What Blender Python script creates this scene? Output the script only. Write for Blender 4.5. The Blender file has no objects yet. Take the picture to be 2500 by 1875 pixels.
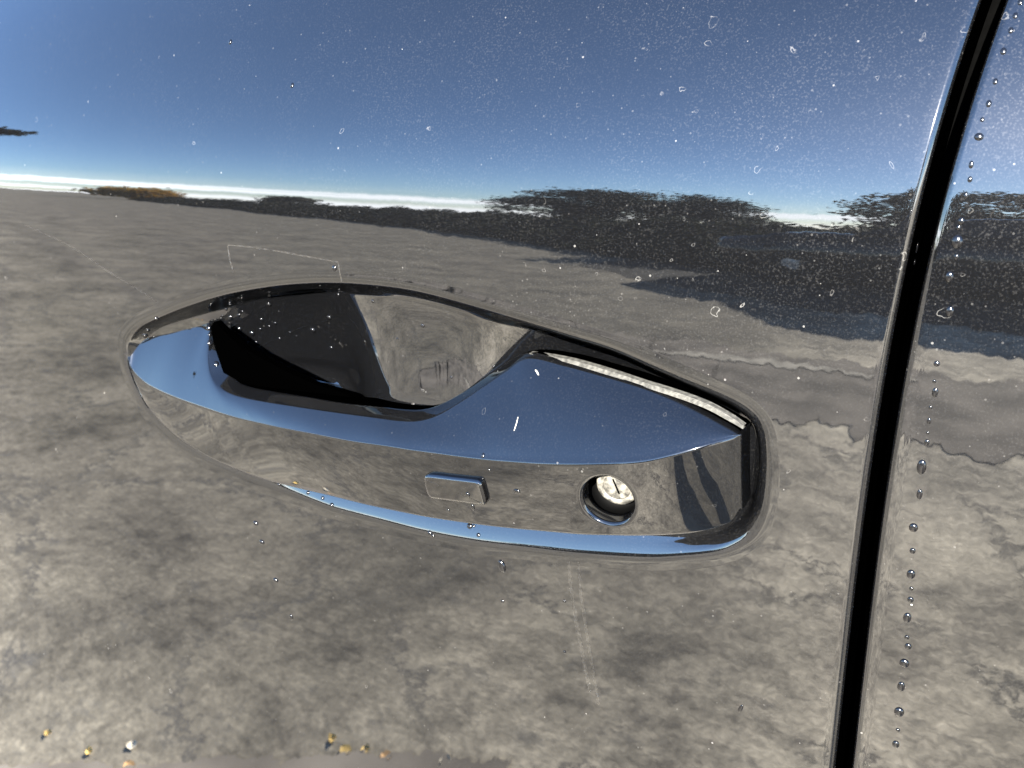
import bpy, bmesh, math, random
import numpy as np
from mathutils import Vector, Matrix
from mathutils.bvhtree import BVHTree

random.seed(7)
rng = np.random.default_rng(7)
SC = bpy.context.scene
COL = SC.collection
R = math.radians

# ------------------------------------------------------------------ camera
FPX, YAW, PITCH, ROLL, DIST = 2400.0, R(-28), R(-18), R(0.5), 0.37
FWD = np.array([math.sin(YAW) * math.cos(PITCH), math.cos(YAW) * math.cos(PITCH), math.sin(PITCH)])
_r = np.cross(FWD, [0, 0, 1.0]); _r /= np.linalg.norm(_r)
_u = np.cross(_r, FWD)
RGT = _r * math.cos(ROLL) + _u * math.sin(ROLL)
UPV = -_r * math.sin(ROLL) + _u * math.cos(ROLL)
CAM = np.array([0, 0, 0.92]) - DIST * FWD
cd = bpy.data.cameras.new('camera')
cd.sensor_width = 36.0
cd.lens = 36.0 * FPX / 2500.0
cd.clip_start, cd.clip_end = 0.01, 3000.0
cd.dof.use_dof = True
cd.dof.focus_distance = 0.345
cd.dof.aperture_fstop = cd.lens / 1.5
cam = bpy.data.objects.new('camera', cd)
COL.objects.link(cam)
M = Matrix.Identity(4)
for i in range(3):
    M[i][0], M[i][1], M[i][2], M[i][3] = RGT[i], UPV[i], -FWD[i], CAM[i]
cam.matrix_world = M
SC.camera = cam

# ------------------------------------------------------------------ sky and sun
SUN_EL, SUN_AZ = 24.0, 13.0          # azimuth measured from -Y (away from the car) towards +X
SUN_DIR = Vector((math.sin(R(SUN_AZ)) * math.cos(R(SUN_EL)), -math.cos(R(SUN_AZ)) * math.cos(R(SUN_EL)), math.sin(R(SUN_EL))))
SKY_STRENGTH, SUN_STRENGTH, EXPOSURE = 0.078, 4.8, 4.35
w = bpy.data.worlds.new('World'); SC.world = w; w.use_nodes = True
nt = w.node_tree; nt.nodes.clear()
sky = nt.nodes.new('ShaderNodeTexSky'); sky.sky_type = 'NISHITA'; sky.sun_disc = False
sky.sun_elevation = R(SUN_EL); sky.sun_rotation = R(180 - SUN_AZ)
sky.altitude = 200; sky.air_density = 0.85; sky.dust_density = 0.15; sky.ozone_density = 4.2
bg = nt.nodes.new('ShaderNodeBackground'); bg.inputs[1].default_value = SKY_STRENGTH
wo = nt.nodes.new('ShaderNodeOutputWorld')
# thin bands of bright cloud low over the horizon
tc = nt.nodes.new('ShaderNodeTexCoord')
mp = nt.nodes.new('ShaderNodeMapping'); mp.inputs['Scale'].default_value = (1.5, 1.5, 55.0)
nz = nt.nodes.new('ShaderNodeTexNoise'); nz.inputs['Scale'].default_value = 1.0; nz.inputs['Detail'].default_value = 4
sp = nt.nodes.new('ShaderNodeSeparateXYZ')
band = nt.nodes.new('ShaderNodeValToRGB')
be = band.color_ramp.elements
be[0].position, be[0].color = 0.0, (1, 1, 1, 1)
be[1].position, be[1].color = 0.085, (0, 0, 0, 1)
for p_, v_ in ((0.010, 0.9), (0.019, 0.15), (0.027, 0.25), (0.033, 0.9), (0.042, 0.9), (0.050, 0.10)):
    e = be.new(p_); e.color = (v_, v_, v_, 1)
thr = nt.nodes.new('ShaderNodeMapRange'); thr.inputs[1].default_value = 0.36; thr.inputs[2].default_value = 0.46
mul = nt.nodes.new('ShaderNodeMath'); mul.operation = 'MULTIPLY'
mixc = nt.nodes.new('ShaderNodeMix'); mixc.data_type = 'RGBA'
mixc.inputs['B'].default_value = (12.5, 13.0, 13.8, 1)
L = nt.links.new
L(tc.outputs['Generated'], mp.inputs[0]); L(mp.outputs[0], nz.inputs['Vector'])
L(tc.outputs['Generated'], sp.inputs[0]); L(sp.outputs[2], band.inputs[0])
L(nz.outputs['Fac'], thr.inputs[0]); L(thr.outputs[0], mul.inputs[0]); L(band.outputs[0], mul.inputs[1])
L(mul.outputs[0], mixc.inputs['Factor']); L(sky.outputs[0], mixc.inputs['A'])
L(mixc.outputs['Result'], bg.inputs[0]); L(bg.outputs[0], wo.inputs[0])

sd = bpy.data.lights.new('sun', 'SUN'); sd.energy = SUN_STRENGTH; sd.angle = R(0.5); sd.color = (1, 0.95, 0.86)
so = bpy.data.objects.new('sun', sd); COL.objects.link(so)
so.rotation_euler = SUN_DIR.to_track_quat('Z', 'Y').to_euler(); so.location = (3, -6, 6)
vs = SC.view_settings
vs.view_transform = 'Standard'; vs.look = 'None'; vs.gamma = 1.0; vs.exposure = EXPOSURE
SC.cycles.max_bounces = 8; SC.cycles.glossy_bounces = 5; SC.cycles.transmission_bounces = 6; SC.cycles.diffuse_bounces = 2
SC.cycles.caustics_reflective = False; SC.cycles.caustics_refractive = False
SC.cycles.sample_clamp_indirect = 4.0
SC.cycles.blur_glossy = 0.0

# ------------------------------------------------------------------ maths helpers
def ray(px, py):
    px = np.asarray(px, float); py = np.asarray(py, float)
    d = FWD + ((px - 1250) / FPX)[..., None] * RGT - ((py - 937.5) / FPX)[..., None] * UPV
    return d / np.linalg.norm(d, axis=-1, keepdims=True)

def pchip(xk, yk, x):
    xk = np.asarray(xk, float); yk = np.asarray(yk, float); x = np.clip(np.asarray(x, float), xk[0], xk[-1])
    h = np.diff(xk); s = np.diff(yk) / h
    m = np.zeros_like(yk)
    m[1:-1] = np.where(s[:-1] * s[1:] > 0, 2 * s[:-1] * s[1:] / (s[:-1] + s[1:] + 1e-30), 0)
    m[0], m[-1] = s[0], s[-1]
    i = np.clip(np.searchsorted(xk, x) - 1, 0, len(h) - 1)
    t = (x - xk[i]) / h[i]
    return ((2*t**3 - 3*t**2 + 1) * yk[i] + (t**3 - 2*t**2 + t) * h[i] * m[i] + (-2*t**3 + 3*t**2) * yk[i+1] + (t**3 - t**2) * h[i] * m[i+1])

def catmull(P, S):
    """Catmull-Rom through control rows P at parameter S in [0, n-1]."""
    P = np.asarray(P, float); n = len(P)
    Q = np.vstack([2 * P[:1] - P[1:2], P, 2 * P[-1:] - P[-2:-1]])
    S = np.clip(np.asarray(S, float), 0, n - 1)
    i = np.clip(np.floor(S).astype(int), 0, n - 2); t = (S - i)[:, None]
    p0, p1, p2, p3 = Q[i], Q[i+1], Q[i+2], Q[i+3]
    return 0.5 * (2*p1 + (p2 - p0)*t + (2*p0 - 5*p1 + 4*p2 - p3)*t**2 + (3*p1 - p0 - 3*p2 + p3)*t**3)

# ------------------------------------------------------------------ the body side: y = f(x, z), outward is -y
KX, RX = -0.05, 6.0
rows = np.array([-150, 0, 200, 320, 400, 450, 500, 600, 800, 1000, 1400, 1875.])
elev = np.radians([58, 48, 33, 22, 11.5, 6.0, 1.2, -5.2, -13.5, -20, -33, -48.])
_d = ray(np.full(rows.shape, 1250.0), rows)
_z = CAM[2] - _d[:, 2] * CAM[1] / _d[:, 1]
_t = []
for di, Ei in zip(_d, elev):
    lo, hi = -1.0, 1.0
    for _ in range(50):
        m_ = (lo + hi) / 2; n_ = np.array([0, -math.cos(m_), math.sin(m_)])
        if math.asin(float((di - 2 * (di @ n_) * n_)[2])) < Ei: lo = m_
        else: hi = m_
    _t.append(m_)
_o = np.argsort(_z)
ZZ = np.linspace(0.3, 1.35, 3000)
TT = np.interp(ZZ, _z[_o], np.array(_t)[_o])
_k = np.exp(-0.5 * (np.arange(-80, 81) * (ZZ[1] - ZZ[0]) / 0.008) ** 2); _k /= _k.sum()
TT = np.convolve(np.pad(TT, 80, mode='edge'), _k, mode='valid')
FF = np.concatenate([[0], np.cumsum((np.tan(TT)[1:] + np.tan(TT)[:-1]) / 2 * np.diff(ZZ))])
FF -= np.interp(0.92, ZZ, FF)

def base(x, z):
    return np.interp(z + KX * x, ZZ, FF) + x * x / (2 * RX)

def hit(px, py, h=0.0):
    """point on the body side (moved outwards by h metres) seen at a place of the photograph"""
    d = ray(px, py); s = -CAM[1] / d[..., 1]
    for _ in range(40):
        P = CAM + s[..., None] * d
        s = s - (P[..., 1] - base(P[..., 0], P[..., 2]) + h) / d[..., 1] * 0.9
    return CAM + s[..., None] * d

# ------------------------------------------------------------------ materials
def new_mat(name):
    m = bpy.data.materials.new(name); m.use_nodes = True
    t = m.node_tree
    return m, t, t.nodes['Principled BSDF'], t.nodes['Material Output']

def node(t, typ, **kw):
    n = t.nodes.new(typ)
    for k, v in kw.items():
        if k.startswith('i_'):
            key = k[2:]
            n.inputs[int(key) if key.isdigit() else key].default_value = v
        else:
            setattr(n, k, v)
    return n

def math_n(t, op, a, b=None, c=None, clamp=False):
    n = t.nodes.new('ShaderNodeMath'); n.operation = op; n.use_clamp = clamp
    for i, v in enumerate((a, b, c)):
        if v is None: continue
        if isinstance(v, (int, float)): n.inputs[i].default_value = v
        else: t.links.new(v, n.inputs[i])
    return n.outputs[0]

def mrange(t, v, a, b, c=0.0, d=1.0, smooth=True):
    n = t.nodes.new('ShaderNodeMapRange'); n.interpolation_type = 'SMOOTHSTEP' if smooth else 'LINEAR'
    t.links.new(v, n.inputs[0])
    for i, q in enumerate((a, b, c, d)): n.inputs[i + 1].default_value = q
    return n.outputs[0]

def paint(name, wave=0.0035, dust=1.0, rings=1.0, sheen=1.0, ior=1.52):
    """glossy black car paint: faint orange peel, road dust, specks and dried water marks"""
    m, t, p, out = new_mat(name); L = t.links.new
    p.inputs['Base Color'].default_value = (0.0006, 0.00065, 0.0008, 1)
    p.inputs['Roughness'].default_value = 0.012
    p.inputs['IOR'].default_value = ior
    co = node(t, 'ShaderNodeTexCoord'); geo = node(t, 'ShaderNodeNewGeometry')
    # orange peel
    n1 = node(t, 'ShaderNodeTexNoise', i_Scale=260.0, i_Detail=1.0)
    n2 = node(t, 'ShaderNodeTexNoise', i_Scale=55.0, i_Detail=0.0)
    L(co.outputs['Object'], n1.inputs['Vector']); L(co.outputs['Object'], n2.inputs['Vector'])
    def vm(op, a, b):
        q = node(t, 'ShaderNodeVectorMath', operation=op)
        for i, v in enumerate((a, b)):
            if isinstance(v, tuple): q.inputs[i].default_value = v
            elif isinstance(v, float): q.inputs[3].default_value = v
            else: L(v, q.inputs[i])
        return q.outputs[0]
    sx0 = node(t, 'ShaderNodeSeparateXYZ'); L(co.outputs['Object'], sx0.inputs[0])
    wf = mrange(t, sx0.outputs[0], -0.15, 0.14, 0.7, 1.9)
    a0 = node(t, 'ShaderNodeVectorMath', operation='SCALE'); L(wf, a0.inputs[3])
    L(vm('SCALE', vm('SUBTRACT', n1.outputs['Color'], (0.5, 0.5, 0.5)), wave), a0.inputs[0]); a = a0.outputs[0]
    b = vm('SCALE', vm('SUBTRACT', n2.outputs['Color'], (0.5, 0.5, 0.5)), wave * 1.3)
    nn = node(t, 'ShaderNodeVectorMath', operation='NORMALIZE')
    L(vm('ADD', vm('ADD', geo.outputs['Normal'], a), b), nn.inputs[0])
    L(nn.outputs[0], p.inputs['Normal'])
    # more dirt towards the rear and the top of the door
    sx = node(t, 'ShaderNodeSeparateXYZ'); L(co.outputs['Object'], sx.inputs[0])
    zone = math_n(t, 'MULTIPLY', mrange(t, sx.outputs[0], -0.25, 0.15, 0.35, 1.0), mrange(t, sx.outputs[2], 0.86, 1.02, 0.45, 1.0))
    # fine film
    f1 = node(t, 'ShaderNodeTexNoise', i_Scale=1500.0, i_Detail=2.0); L(co.outputs['Object'], f1.inputs['Vector'])
    f2 = node(t, 'ShaderNodeTexNoise', i_Scale=35.0, i_Detail=5.0); L(co.outputs['Object'], f2.inputs['Vector'])
    film = math_n(t, 'MULTIPLY', mrange(t, f1.outputs['Fac'], 0.5, 0.78), mrange(t, f2.outputs['Fac'], 0.3, 0.7, 0.25, 1.0))
    film = math_n(t, 'MULTIPLY', math_n(t, 'MULTIPLY', film, zone), 0.014 * dust)
    # specks
    tot = film
    for sc, rmax, keep, amt in ((520.0, 0.20, 0.5, 0.022), (210.0, 0.09, 0.5, 0.07), (60.0, 0.03, 0.4, 0.7)):
        v = node(t, 'ShaderNodeTexVoronoi', i_Scale=sc); L(co.outputs['Object'], v.inputs['Vector'])
        sc_ = node(t, 'ShaderNodeSeparateColor'); L(v.outputs['Color'], sc_.inputs[0])
        rad = math_n(t, 'MULTIPLY', math_n(t, 'MULTIPLY', sc_.outputs[0], sc_.outputs[0]), rmax)
        inside = math_n(t, 'LESS_THAN', v.outputs['Distance'], rad)
        pick = math_n(t, 'LESS_THAN', sc_.outputs[1], math_n(t, 'MULTIPLY', zone, keep))
        tot = math_n(t, 'ADD', tot, math_n(t, 'MULTIPLY', math_n(t, 'MULTIPLY', inside, pick), amt * dust))
    # rings left by dried drops
    wob = node(t, 'ShaderNodeTexNoise', i_Scale=190.0, i_Detail=3.0); L(co.outputs['Object'], wob.inputs['Vector'])
    wv = vm('ADD', co.outputs['Object'], vm('SCALE', vm('SUBTRACT', wob.outputs['Color'], (0.5, 0.5, 0.5)), 0.006))
    rzone = math_n(t, 'MULTIPLY_ADD', math_n(t, 'MULTIPLY', mrange(t, sx.outputs[0], -0.02, 0.10), mrange(t, sx.outputs[2], 0.93, 1.01)), 1.25, 0.10)
    for sc, keep, amt in ((75.0, 0.6, 0.075), (140.0, 0.6, 0.06)):
        v = node(t, 'ShaderNodeTexVoronoi', i_Scale=sc); L(wv, v.inputs['Vector'])
        sc_ = node(t, 'ShaderNodeSeparateColor'); L(v.outputs['Color'], sc_.inputs[0])
        rad = math_n(t, 'MULTIPLY_ADD', sc_.outputs[0], 0.10, 0.04)
        ring = mrange(t, math_n(t, 'ABSOLUTE', math_n(t, 'SUBTRACT', v.outputs['Distance'], rad)), 0.0, 0.014 * sc / 75.0, 1.0, 0.0)
        part = mrange(t, wob.outputs['Fac'], 0.42, 0.62, 0.05, 1.0)
        pick = math_n(t, 'LESS_THAN', sc_.outputs[1], math_n(t, 'MULTIPLY', rzone, keep))
        tot = math_n(t, 'ADD', tot, math_n(t, 'MULTIPLY', math_n(t, 'MULTIPLY', math_n(t, 'MULTIPLY', ring, pick), part), amt * rings))
    tot = math_n(t, 'ADD', tot, 0.0006 * dust)
    tot = math_n(t, 'MINIMUM', tot, 1.0)
    dd = node(t, 'ShaderNodeBsdfDiffuse', i_Color=(0.40, 0.385, 0.36, 1))
    mx = node(t, 'ShaderNodeMixShader'); L(tot, mx.inputs[0]); L(p.outputs[0], mx.inputs[1]); L(dd.outputs[0], mx.inputs[2])
    # faint broad sheen of the film (sparkles near the sun's mirror direction)
    gl = node(t, 'ShaderNodeBsdfGlossy', i_Color=(0.35, 0.35, 0.36, 1), i_Roughness=0.34)
    spk = math_n(t, 'MULTIPLY', mrange(t, f1.outputs['Fac'], 0.42, 0.8, 0.3, 1.0), 0.0042 * dust)
    m2 = node(t, 'ShaderNodeMixShader'); L(math_n(t, 'MULTIPLY', spk, zone), m2.inputs[0]); L(mx.outputs[0], m2.inputs[1]); L(gl.outputs[0], m2.inputs[2])
    g2 = node(t, 'ShaderNodeBsdfGlossy', i_Color=(0.4, 0.4, 0.4, 1), i_Roughness=0.13)
    m3 = node(t, 'ShaderNodeMixShader', i_0=0.0022 * sheen); L(m2.outputs[0], m3.inputs[1]); L(g2.outputs[0], m3.inputs[2])
    L(m3.outputs[0], out.inputs[0])
    return m

def plain(name, col, rough=0.5, spec=0.5, noise=0.0, scale=50.0, metallic=0.0):
    m, t, p, out = new_mat(name); L = t.links.new
    p.inputs['Roughness'].default_value = rough; p.inputs['Metallic'].default_value = metallic
    p.inputs['Specular IOR Level'].default_value = spec
    co = node(t, 'ShaderNodeTexCoord'); n = node(t, 'ShaderNodeTexNoise', i_Scale=scale, i_Detail=5.0)
    L(co.outputs['Object'], n.inputs['Vector'])
    mx = node(t, 'ShaderNodeMix', data_type='RGBA'); L(mrange(t, n.outputs['Fac'], 0.3, 0.7), mx.inputs['Factor'])
    mx.inputs['A'].default_value = tuple(c * (1 - noise) for c in col) + (1,)
    mx.inputs['B'].default_value = tuple(min(1, c * (1 + noise)) for c in col) + (1,)
    L(mx.outputs['Result'], p.inputs['Base Color'])
    return m

MAT = {}
MAT['paint'] = paint('black_paint')
MAT['paint_handle'] = paint('black_paint_handle', wave=0.0028, dust=0.6, rings=0.5, ior=1.44)
MAT['rubber'] = plain('black_rubber', (0.0002, 0.0002, 0.0002), 0.9, 0.01, 0.3, 400)
MAT['black_plastic'] = plain('black_plastic', (0.0001, 0.0001, 0.0001), 0.5, 0.03, 0.3, 300)
MAT['strip'] = plain('pale_strip', (0.026, 0.025, 0.022), 0.6, 0.15, 0.45, 700)
MAT['lock_metal'] = plain('dusty_lock_metal', (0.034, 0.032, 0.027), 0.6, 0.2, 0.75, 420)
MAT['slot'] = plain('slot_black', (0.00003, 0.00003, 0.00003), 0.9, 0.0)
MAT['chrome'] = plain('black_gloss', (0.0004, 0.0004, 0.0005), 0.02, 0.6)
m, t, p, o = new_mat('water')      # a drop lies on black paint without an air gap, so it reads black with its own gloss
p.inputs['Base Color'].default_value = (0.001, 0.001, 0.0012, 1); p.inputs['IOR'].default_value = 1.33; p.inputs['Roughness'].default_value = 0.16
p.inputs['Coat Weight'].default_value = 0.1; p.inputs['Coat IOR'].default_value = 1.33; p.inputs['Coat Roughness'].default_value = 0.02
MAT['water'] = m

# ------------------------------------------------------------------ object helpers
def link(name, verts, faces, mat, parent=None, smooth=True, merge=0.0, recalc=False):
    me = bpy.data.meshes.new(name)
    me.from_pydata([tuple(v) for v in verts], [], [tuple(f) for f in faces])
    if merge or recalc:
        bm = bmesh.new(); bm.from_mesh(me)
        if merge: bmesh.ops.remove_doubles(bm, verts=bm.verts, dist=merge)
        bmesh.ops.recalc_face_normals(bm, faces=bm.faces)
        if sum(f.normal.y * f.calc_area() for f in bm.faces) > 0: bmesh.ops.reverse_faces(bm, faces=bm.faces)
        bm.to_mesh(me); bm.free()
    if smooth: me.shade_smooth()
    for mm in (mat if isinstance(mat, (list, tuple)) else [mat]): me.materials.append(mm)
    ob = bpy.data.objects.new(name, me); COL.objects.link(ob)
    if parent is not None:
        ob.parent = parent
        q = parent
        off = Vector((0, 0, 0))
        while q is not None: off += q.location; q = q.parent
        ob.location = -off
    return ob

def tag(o, label=None, cat=None, group=None, kind=None):
    for k, v in (('label', label), ('category', cat), ('group', group), ('kind', kind)):
        if v: o[k] = v
    return o

def grid_faces(nr, nc, off=0, wrap=False, flip=False):
    f = []
    for i in range(nr - 1):
        for j in range(nc if wrap else nc - 1):
            j2 = (j + 1) % nc
            q = (off + i*nc + j, off + i*nc + j2, off + (i+1)*nc + j2, off + (i+1)*nc + j)
            f.append(q[::-1] if flip else q)
    return f

car = bpy.data.objects.new('parked_car', None); COL.objects.link(car); car.location = (0, 0.6, 0)
tag(car, 'glossy black car seen close at its front door handle, dusty and spotted with water', 'car')

# ------------------------------------------------------------------ gap between the doors (places read off the photograph)
gapL = np.array([(2445, -150), (2398, 0), (2313, 221), (2275, 348), (2233, 525), (2221, 624), (2186, 766), (2151, 972), (2097, 1350), (2066, 1603), (2036, 1875), (2018, 2050)], float)
gapR = np.array([(2520, -150), (2458, 0), (2398, 174), (2313, 475), (2275, 608), (2227, 766), (2205, 956), (2140, 1350), (2110, 1587), (2075, 1875), (2055, 2050)], float)
def line_fit(pts, shift):
    P = hit(pts[:, 0] + shift, pts[:, 1])
    c = np.polyfit(P[:, 2], P[:, 0], 3)
    zlo, zhi = P[:, 2].min(), P[:, 2].max()
    s_lo, s_hi = np.polyval(np.polyder(c), zlo), np.polyval(np.polyder(c), zhi)
    def X(z):
        z = np.asarray(z, float); zc = np.clip(z, zlo, zhi)
        return np.polyval(c, zc) + np.where(z < zlo, (z - zlo) * s_lo, 0) + np.where(z > zhi, (z - zhi) * s_hi, 0)
    return X
XL = line_fit(gapL, -18)
XR = line_fit(gapR, 18)

# ------------------------------------------------------------------ front door with the handle recess
rim_px = np.array([(308, 850), (313, 827), (339, 799), (392, 773), (472, 742), (566, 716), (693, 697), (820, 693), (950, 704), (1040, 721), (1135, 747),
    (1230, 775), (1388, 823), (1497, 858), (1598, 903), (1725, 960), (1788, 991), (1829, 1022), (1850, 1058), (1857, 1110), (1858, 1170), (1851, 1240),
    (1832, 1290), (1795, 1322), (1740, 1343), (1650, 1354), (1566, 1357), (1408, 1347), (1300, 1335), (1170, 1320), (1043, 1297), (916, 1265), (821, 1240),
    (745, 1212), (670, 1185), (590, 1155), (500, 1115), (420, 1065), (360, 1000), (330, 940), (313, 890)], float)
# wall profile by place on the rim: columns = bowl, bottom ledge, end wall, flush
prof_w = {0: (1, 0, 0, 0), 3: (1, 0, 0, 0), 15: (1, 0, 0, 0), 17: (.3, 0, .7, 0), 19: (0, 0, 1, 0), 21: (0, 0, 1, 0), 23: (0, .7, .3, 0), 25: (0, 1, 0, 0), 31: (0, 1, 0, 0), 33: (0, 1, 0, 0), 35: (0, .2, 0, .8), 38: (0, 0, 0, 1), 39.5: (.5, 0, 0, .5), 40.3: (1, 0, 0, 0)}
NR = 760
def closed_spline(P, n):
    m_ = len(P); Q = np.vstack([P[-2:], P, P[:3]])
    S = np.linspace(0, m_, 6000, endpoint=False)
    i = np.floor(S).astype(int); tt = (S - i)[:, None]
    p0, p1, p2, p3 = Q[i+1], Q[i+2], Q[i+3], Q[i+4]
    C_ = 0.5 * (2*p1 + (p2 - p0)*tt + (2*p0 - 5*p1 + 4*p2 - p3)*tt**2 + (3*p1 - p0 - 3*p2 + p3)*tt**3)
    return C_, S
rc, rS = closed_spline(rim_px, NR)
rp = hit(rc[:, 0], rc[:, 1])[:, [0, 2]]
def csmooth(a, sig):
    n_ = len(a); kk = np.exp(-0.5 * ((np.arange(n_) - n_ // 2) / sig) ** 2); kk /= kk.sum()
    fk = np.fft.fft(np.fft.ifftshift(kk))
    return np.real(np.fft.ifft(np.fft.fft(a, axis=0) * (fk[:, None] if a.ndim == 2 else fk), axis=0))
rp = csmooth(rp, 18)
seg = np.linalg.norm(np.roll(rp, -1, 0) - rp, axis=1); cum = np.concatenate([[0], np.cumsum(seg)])
ss = np.linspace(0, cum[-1], NR, endpoint=False)
ext = np.vstack([rp, rp[:1]])
rim = np.stack([np.interp(ss, cum, ext[:, k]) for k in (0, 1)], 1)
rimS = np.interp(ss, cum, np.append(rS, len(rim_px)))
ks = sorted(prof_w); kw = np.array([prof_w[k] for k in ks] + [prof_w[0]], float); kx = np.array(ks + [len(rim_px)], float)
W = np.stack([np.interp(rimS, kx, kw[:, k]) for k in range(4)], 1)
W = csmooth(W, 8)
PROF = [  # s in mm (inwards positive), depth in mm
    ([-6, -3, -1, 0, 1, 2, 3.5, 6, 12, 20, 28, 60, 120], [0, .12, .62, 1.25, 2.7, 3.9, 4.9, 5.5, 5.9, 6.1, 6.2, 6.2, 6.2]),
    ([-6, -2.5, -1, 0, 2, 7, 12, 20, 60, 120], [0, .05, .2, .45, 1.2, 3.4, 5.7, 9.4, 12, 12]),
    ([-6, -3, -1.5, 0, 2, 3.6, 5, 8, 60, 120], [0, .15, .6, 1.5, 4.2, 8.5, 13, 15, 15, 15]),
    ([-6, -2, 0, 3, 8, 20, 40, 60, 120], [0, .05, .25, .6, 1.6, 6, 10, 11, 11])]
SG = np.linspace(-6, 120, 2521)
PV = [pchip(a, b, SG) for a, b in PROF]
def depth(s_mm, wts):
    d = 0
    for k in range(4): d = d + wts[:, k] * np.interp(s_mm, SG, PV[k])
    return d * 1e-3
spA = hit(np.array([575.]), np.array([955.]))[0][[0, 2]]; spB = hit(np.array([1715.]), np.array([1185.]))[0][[0, 2]]
ab = spB - spA
tq = np.clip(((rim - spA) @ ab) / (ab @ ab), 0, 1)
core = spA + csmooth(tq, 6)[:, None] * ab
vec = core - rim; Lr = np.linalg.norm(vec, axis=1)
tan = np.roll(rim, -1, 0) - np.roll(rim, 1, 0); tan /= np.linalg.norm(tan, axis=1, keepdims=True)
outn = np.stack([-tan[:, 1], tan[:, 0]], 1)
if np.mean((outn * vec).sum(1)) > 0: outn = -outn
outn = csmooth(outn, 3); outn /= np.linalg.norm(outn, axis=1, keepdims=True)
XMIN, ZMIN, ZMAX = -0.80, 0.50, 1.15
cen = rim.mean(0)
def boundary(p):
    dx, dz = p - cen
    best = 1e9
    if dx < 0: best = min(best, (XMIN - cen[0]) / dx)
    if dz > 0: best = min(best, (ZMAX - cen[1]) / dz)
    if dz < 0: best = min(best, (ZMIN - cen[1]) / dz)
    side = 0
    if True:
        lo, hi = 0.0, best
        g = lambda k: cen[0] + k*dx - float(XL(cen[1] + k*dz))
        if hi < 1e8 and g(hi) > 0 or hi >= 1e8:
            hi = min(hi, 50.0)
            for _ in range(50):
                mid = (lo + hi) / 2
                if g(mid) > 0: hi = mid
                else: lo = mid
            best, side = lo, 1
    return cen + best * np.array([dx, dz]), side
bq = [boundary(p) for p in rim]
BND = np.array([b[0] for b in bq]); SIDE = np.array([b[1] for b in bq])
def to_px(P):
    d = P - CAM; k = d @ FWD
    return 1250 + FPX * (d @ RGT) / k, 937.5 - FPX * (d @ UPV) / k
# how far below the upper rim, for the slope of the bowl's floor
_up = (rimS < 19); _xo = np.argsort(rim[_up][:, 0])
KPX = np.linspace(300, 2000, 1701)
_g = np.exp(-0.5 * (np.arange(-150, 151) / 34.0) ** 2); _g /= _g.sum()
def _soft(xk, yk): return np.convolve(np.pad(np.interp(KPX, xk, yk), 150, mode='edge'), _g, mode='valid')
K1 = _soft([400, 500, 620, 720, 820, 940, 1120, 1240, 1380], [0.35, .58, .66, .62, .34, .12, .07, .30, .72])
K2 = _soft([500, 760, 860, 950, 1150, 1380], [.0028, .0026, .0026, .0022, .0020, .0014])
D2 = _soft([440, 540, 640, 750, 850, 910, 1190, 1270, 1900], [0, 4.0, 7.0, 6.5, 1.2, 0, 0, 7.0, 7.0])
def bowl_add(P2, s_mm):
    v = np.maximum(0, np.interp(P2[:, 0], rim[_up][_xo, 0], rim[_up][_xo, 1]) - P2[:, 1]) * 1e3
    px, _ = to_px(np.stack([P2[:, 0], base(P2[:, 0], P2[:, 1]), P2[:, 1]], 1))
    k1 = np.interp(px, KPX, K1); k2 = np.interp(px, KPX, K2)
    a = k1 * v - k2 * v * v + np.interp(px, KPX, D2)
    ramp = np.clip((s_mm - 1.0) / 5.0, 0, 1)
    return a * ramp * ramp * (3 - 2 * ramp) * 1e-3
ringsV = []
nout = 70
for v in np.linspace(1, 0, nout):                      # from the door's border to 7 mm off the rim
    A = rim + outn * 0.007
    P2 = A + (BND - A) * (v ** 1.6)
    ringsV.append(np.stack([P2[:, 0], base(P2[:, 0], P2[:, 1]), P2[:, 1]], 1))
for s in np.linspace(-6.6, -0.15, 24):
    P2 = rim - outn * s * 1e-3
    ringsV.append(np.stack([P2[:, 0], base(P2[:, 0], P2[:, 1]) + depth(np.full(NR, max(s, -6.0)), W), P2[:, 1]], 1))
for v in np.linspace(0, 1, 90):
    u = v ** 2.0
    P2 = rim + vec * u
    s = u * Lr * 1e3
    # blend the four wall profiles towards the middle so the floor stays smooth
    dside = depth(s, W) + W[:, 0] * bowl_add(P2, s)
    st = np.clip((u - np.where(W[:, 0] > 0.5, 0.80, 0.45)) / np.where(W[:, 0] > 0.5, 0.20, 0.55), 0, 1); st = st * st * (3 - 2 * st)
    dcore = 0.0062 + bowl_add(core, np.full(NR, 20.0)) + 0.004 * np.clip((core[:, 0] - 0.02) / 0.04, 0, 1)
    ringsV.append(np.stack([P2[:, 0], base(P2[:, 0], P2[:, 1]) + dside * (1 - st) + dcore * st, P2[:, 1]], 1))
nring = len(ringsV)
verts = np.vstack(ringsV)
faces = grid_faces(nring, NR, wrap=True)
# rolled rear edge of the door, then the flange going in
idx = np.where(SIDE == 1)[0]
jump = np.where(np.diff(idx) > 1)[0]
if len(jump): idx = np.concatenate([idx[jump[0]+1:], idx[:jump[0]+1]])
edge0 = ringsV[0][idx]
dz = np.gradient(edge0[:, 0]) / np.gradient(edge0[:, 2])
q = np.stack([np.ones_like(dz), -dz], 1); q /= np.linalg.norm(q, axis=1, keepdims=True)
def roll_rows(e0, q, sign, r=0.0024, n=14, deep=0.042):
    out = []
    for a in np.linspace(0, 1, n)[1:]:
        a_ = a * R(92)
        P = e0.copy(); P[:, 0] += sign * q[:, 0] * r * math.sin(a_); P[:, 2] += sign * q[:, 1] * r * math.sin(a_)
        P[:, 1] += r * (1 - math.cos(a_)); out.append(P)
    P = out[-1].copy(); P[:, 1] += deep; out.append(P)
    return out
rr = roll_rows(edge0, q, 1)
off = len(verts)
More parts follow.
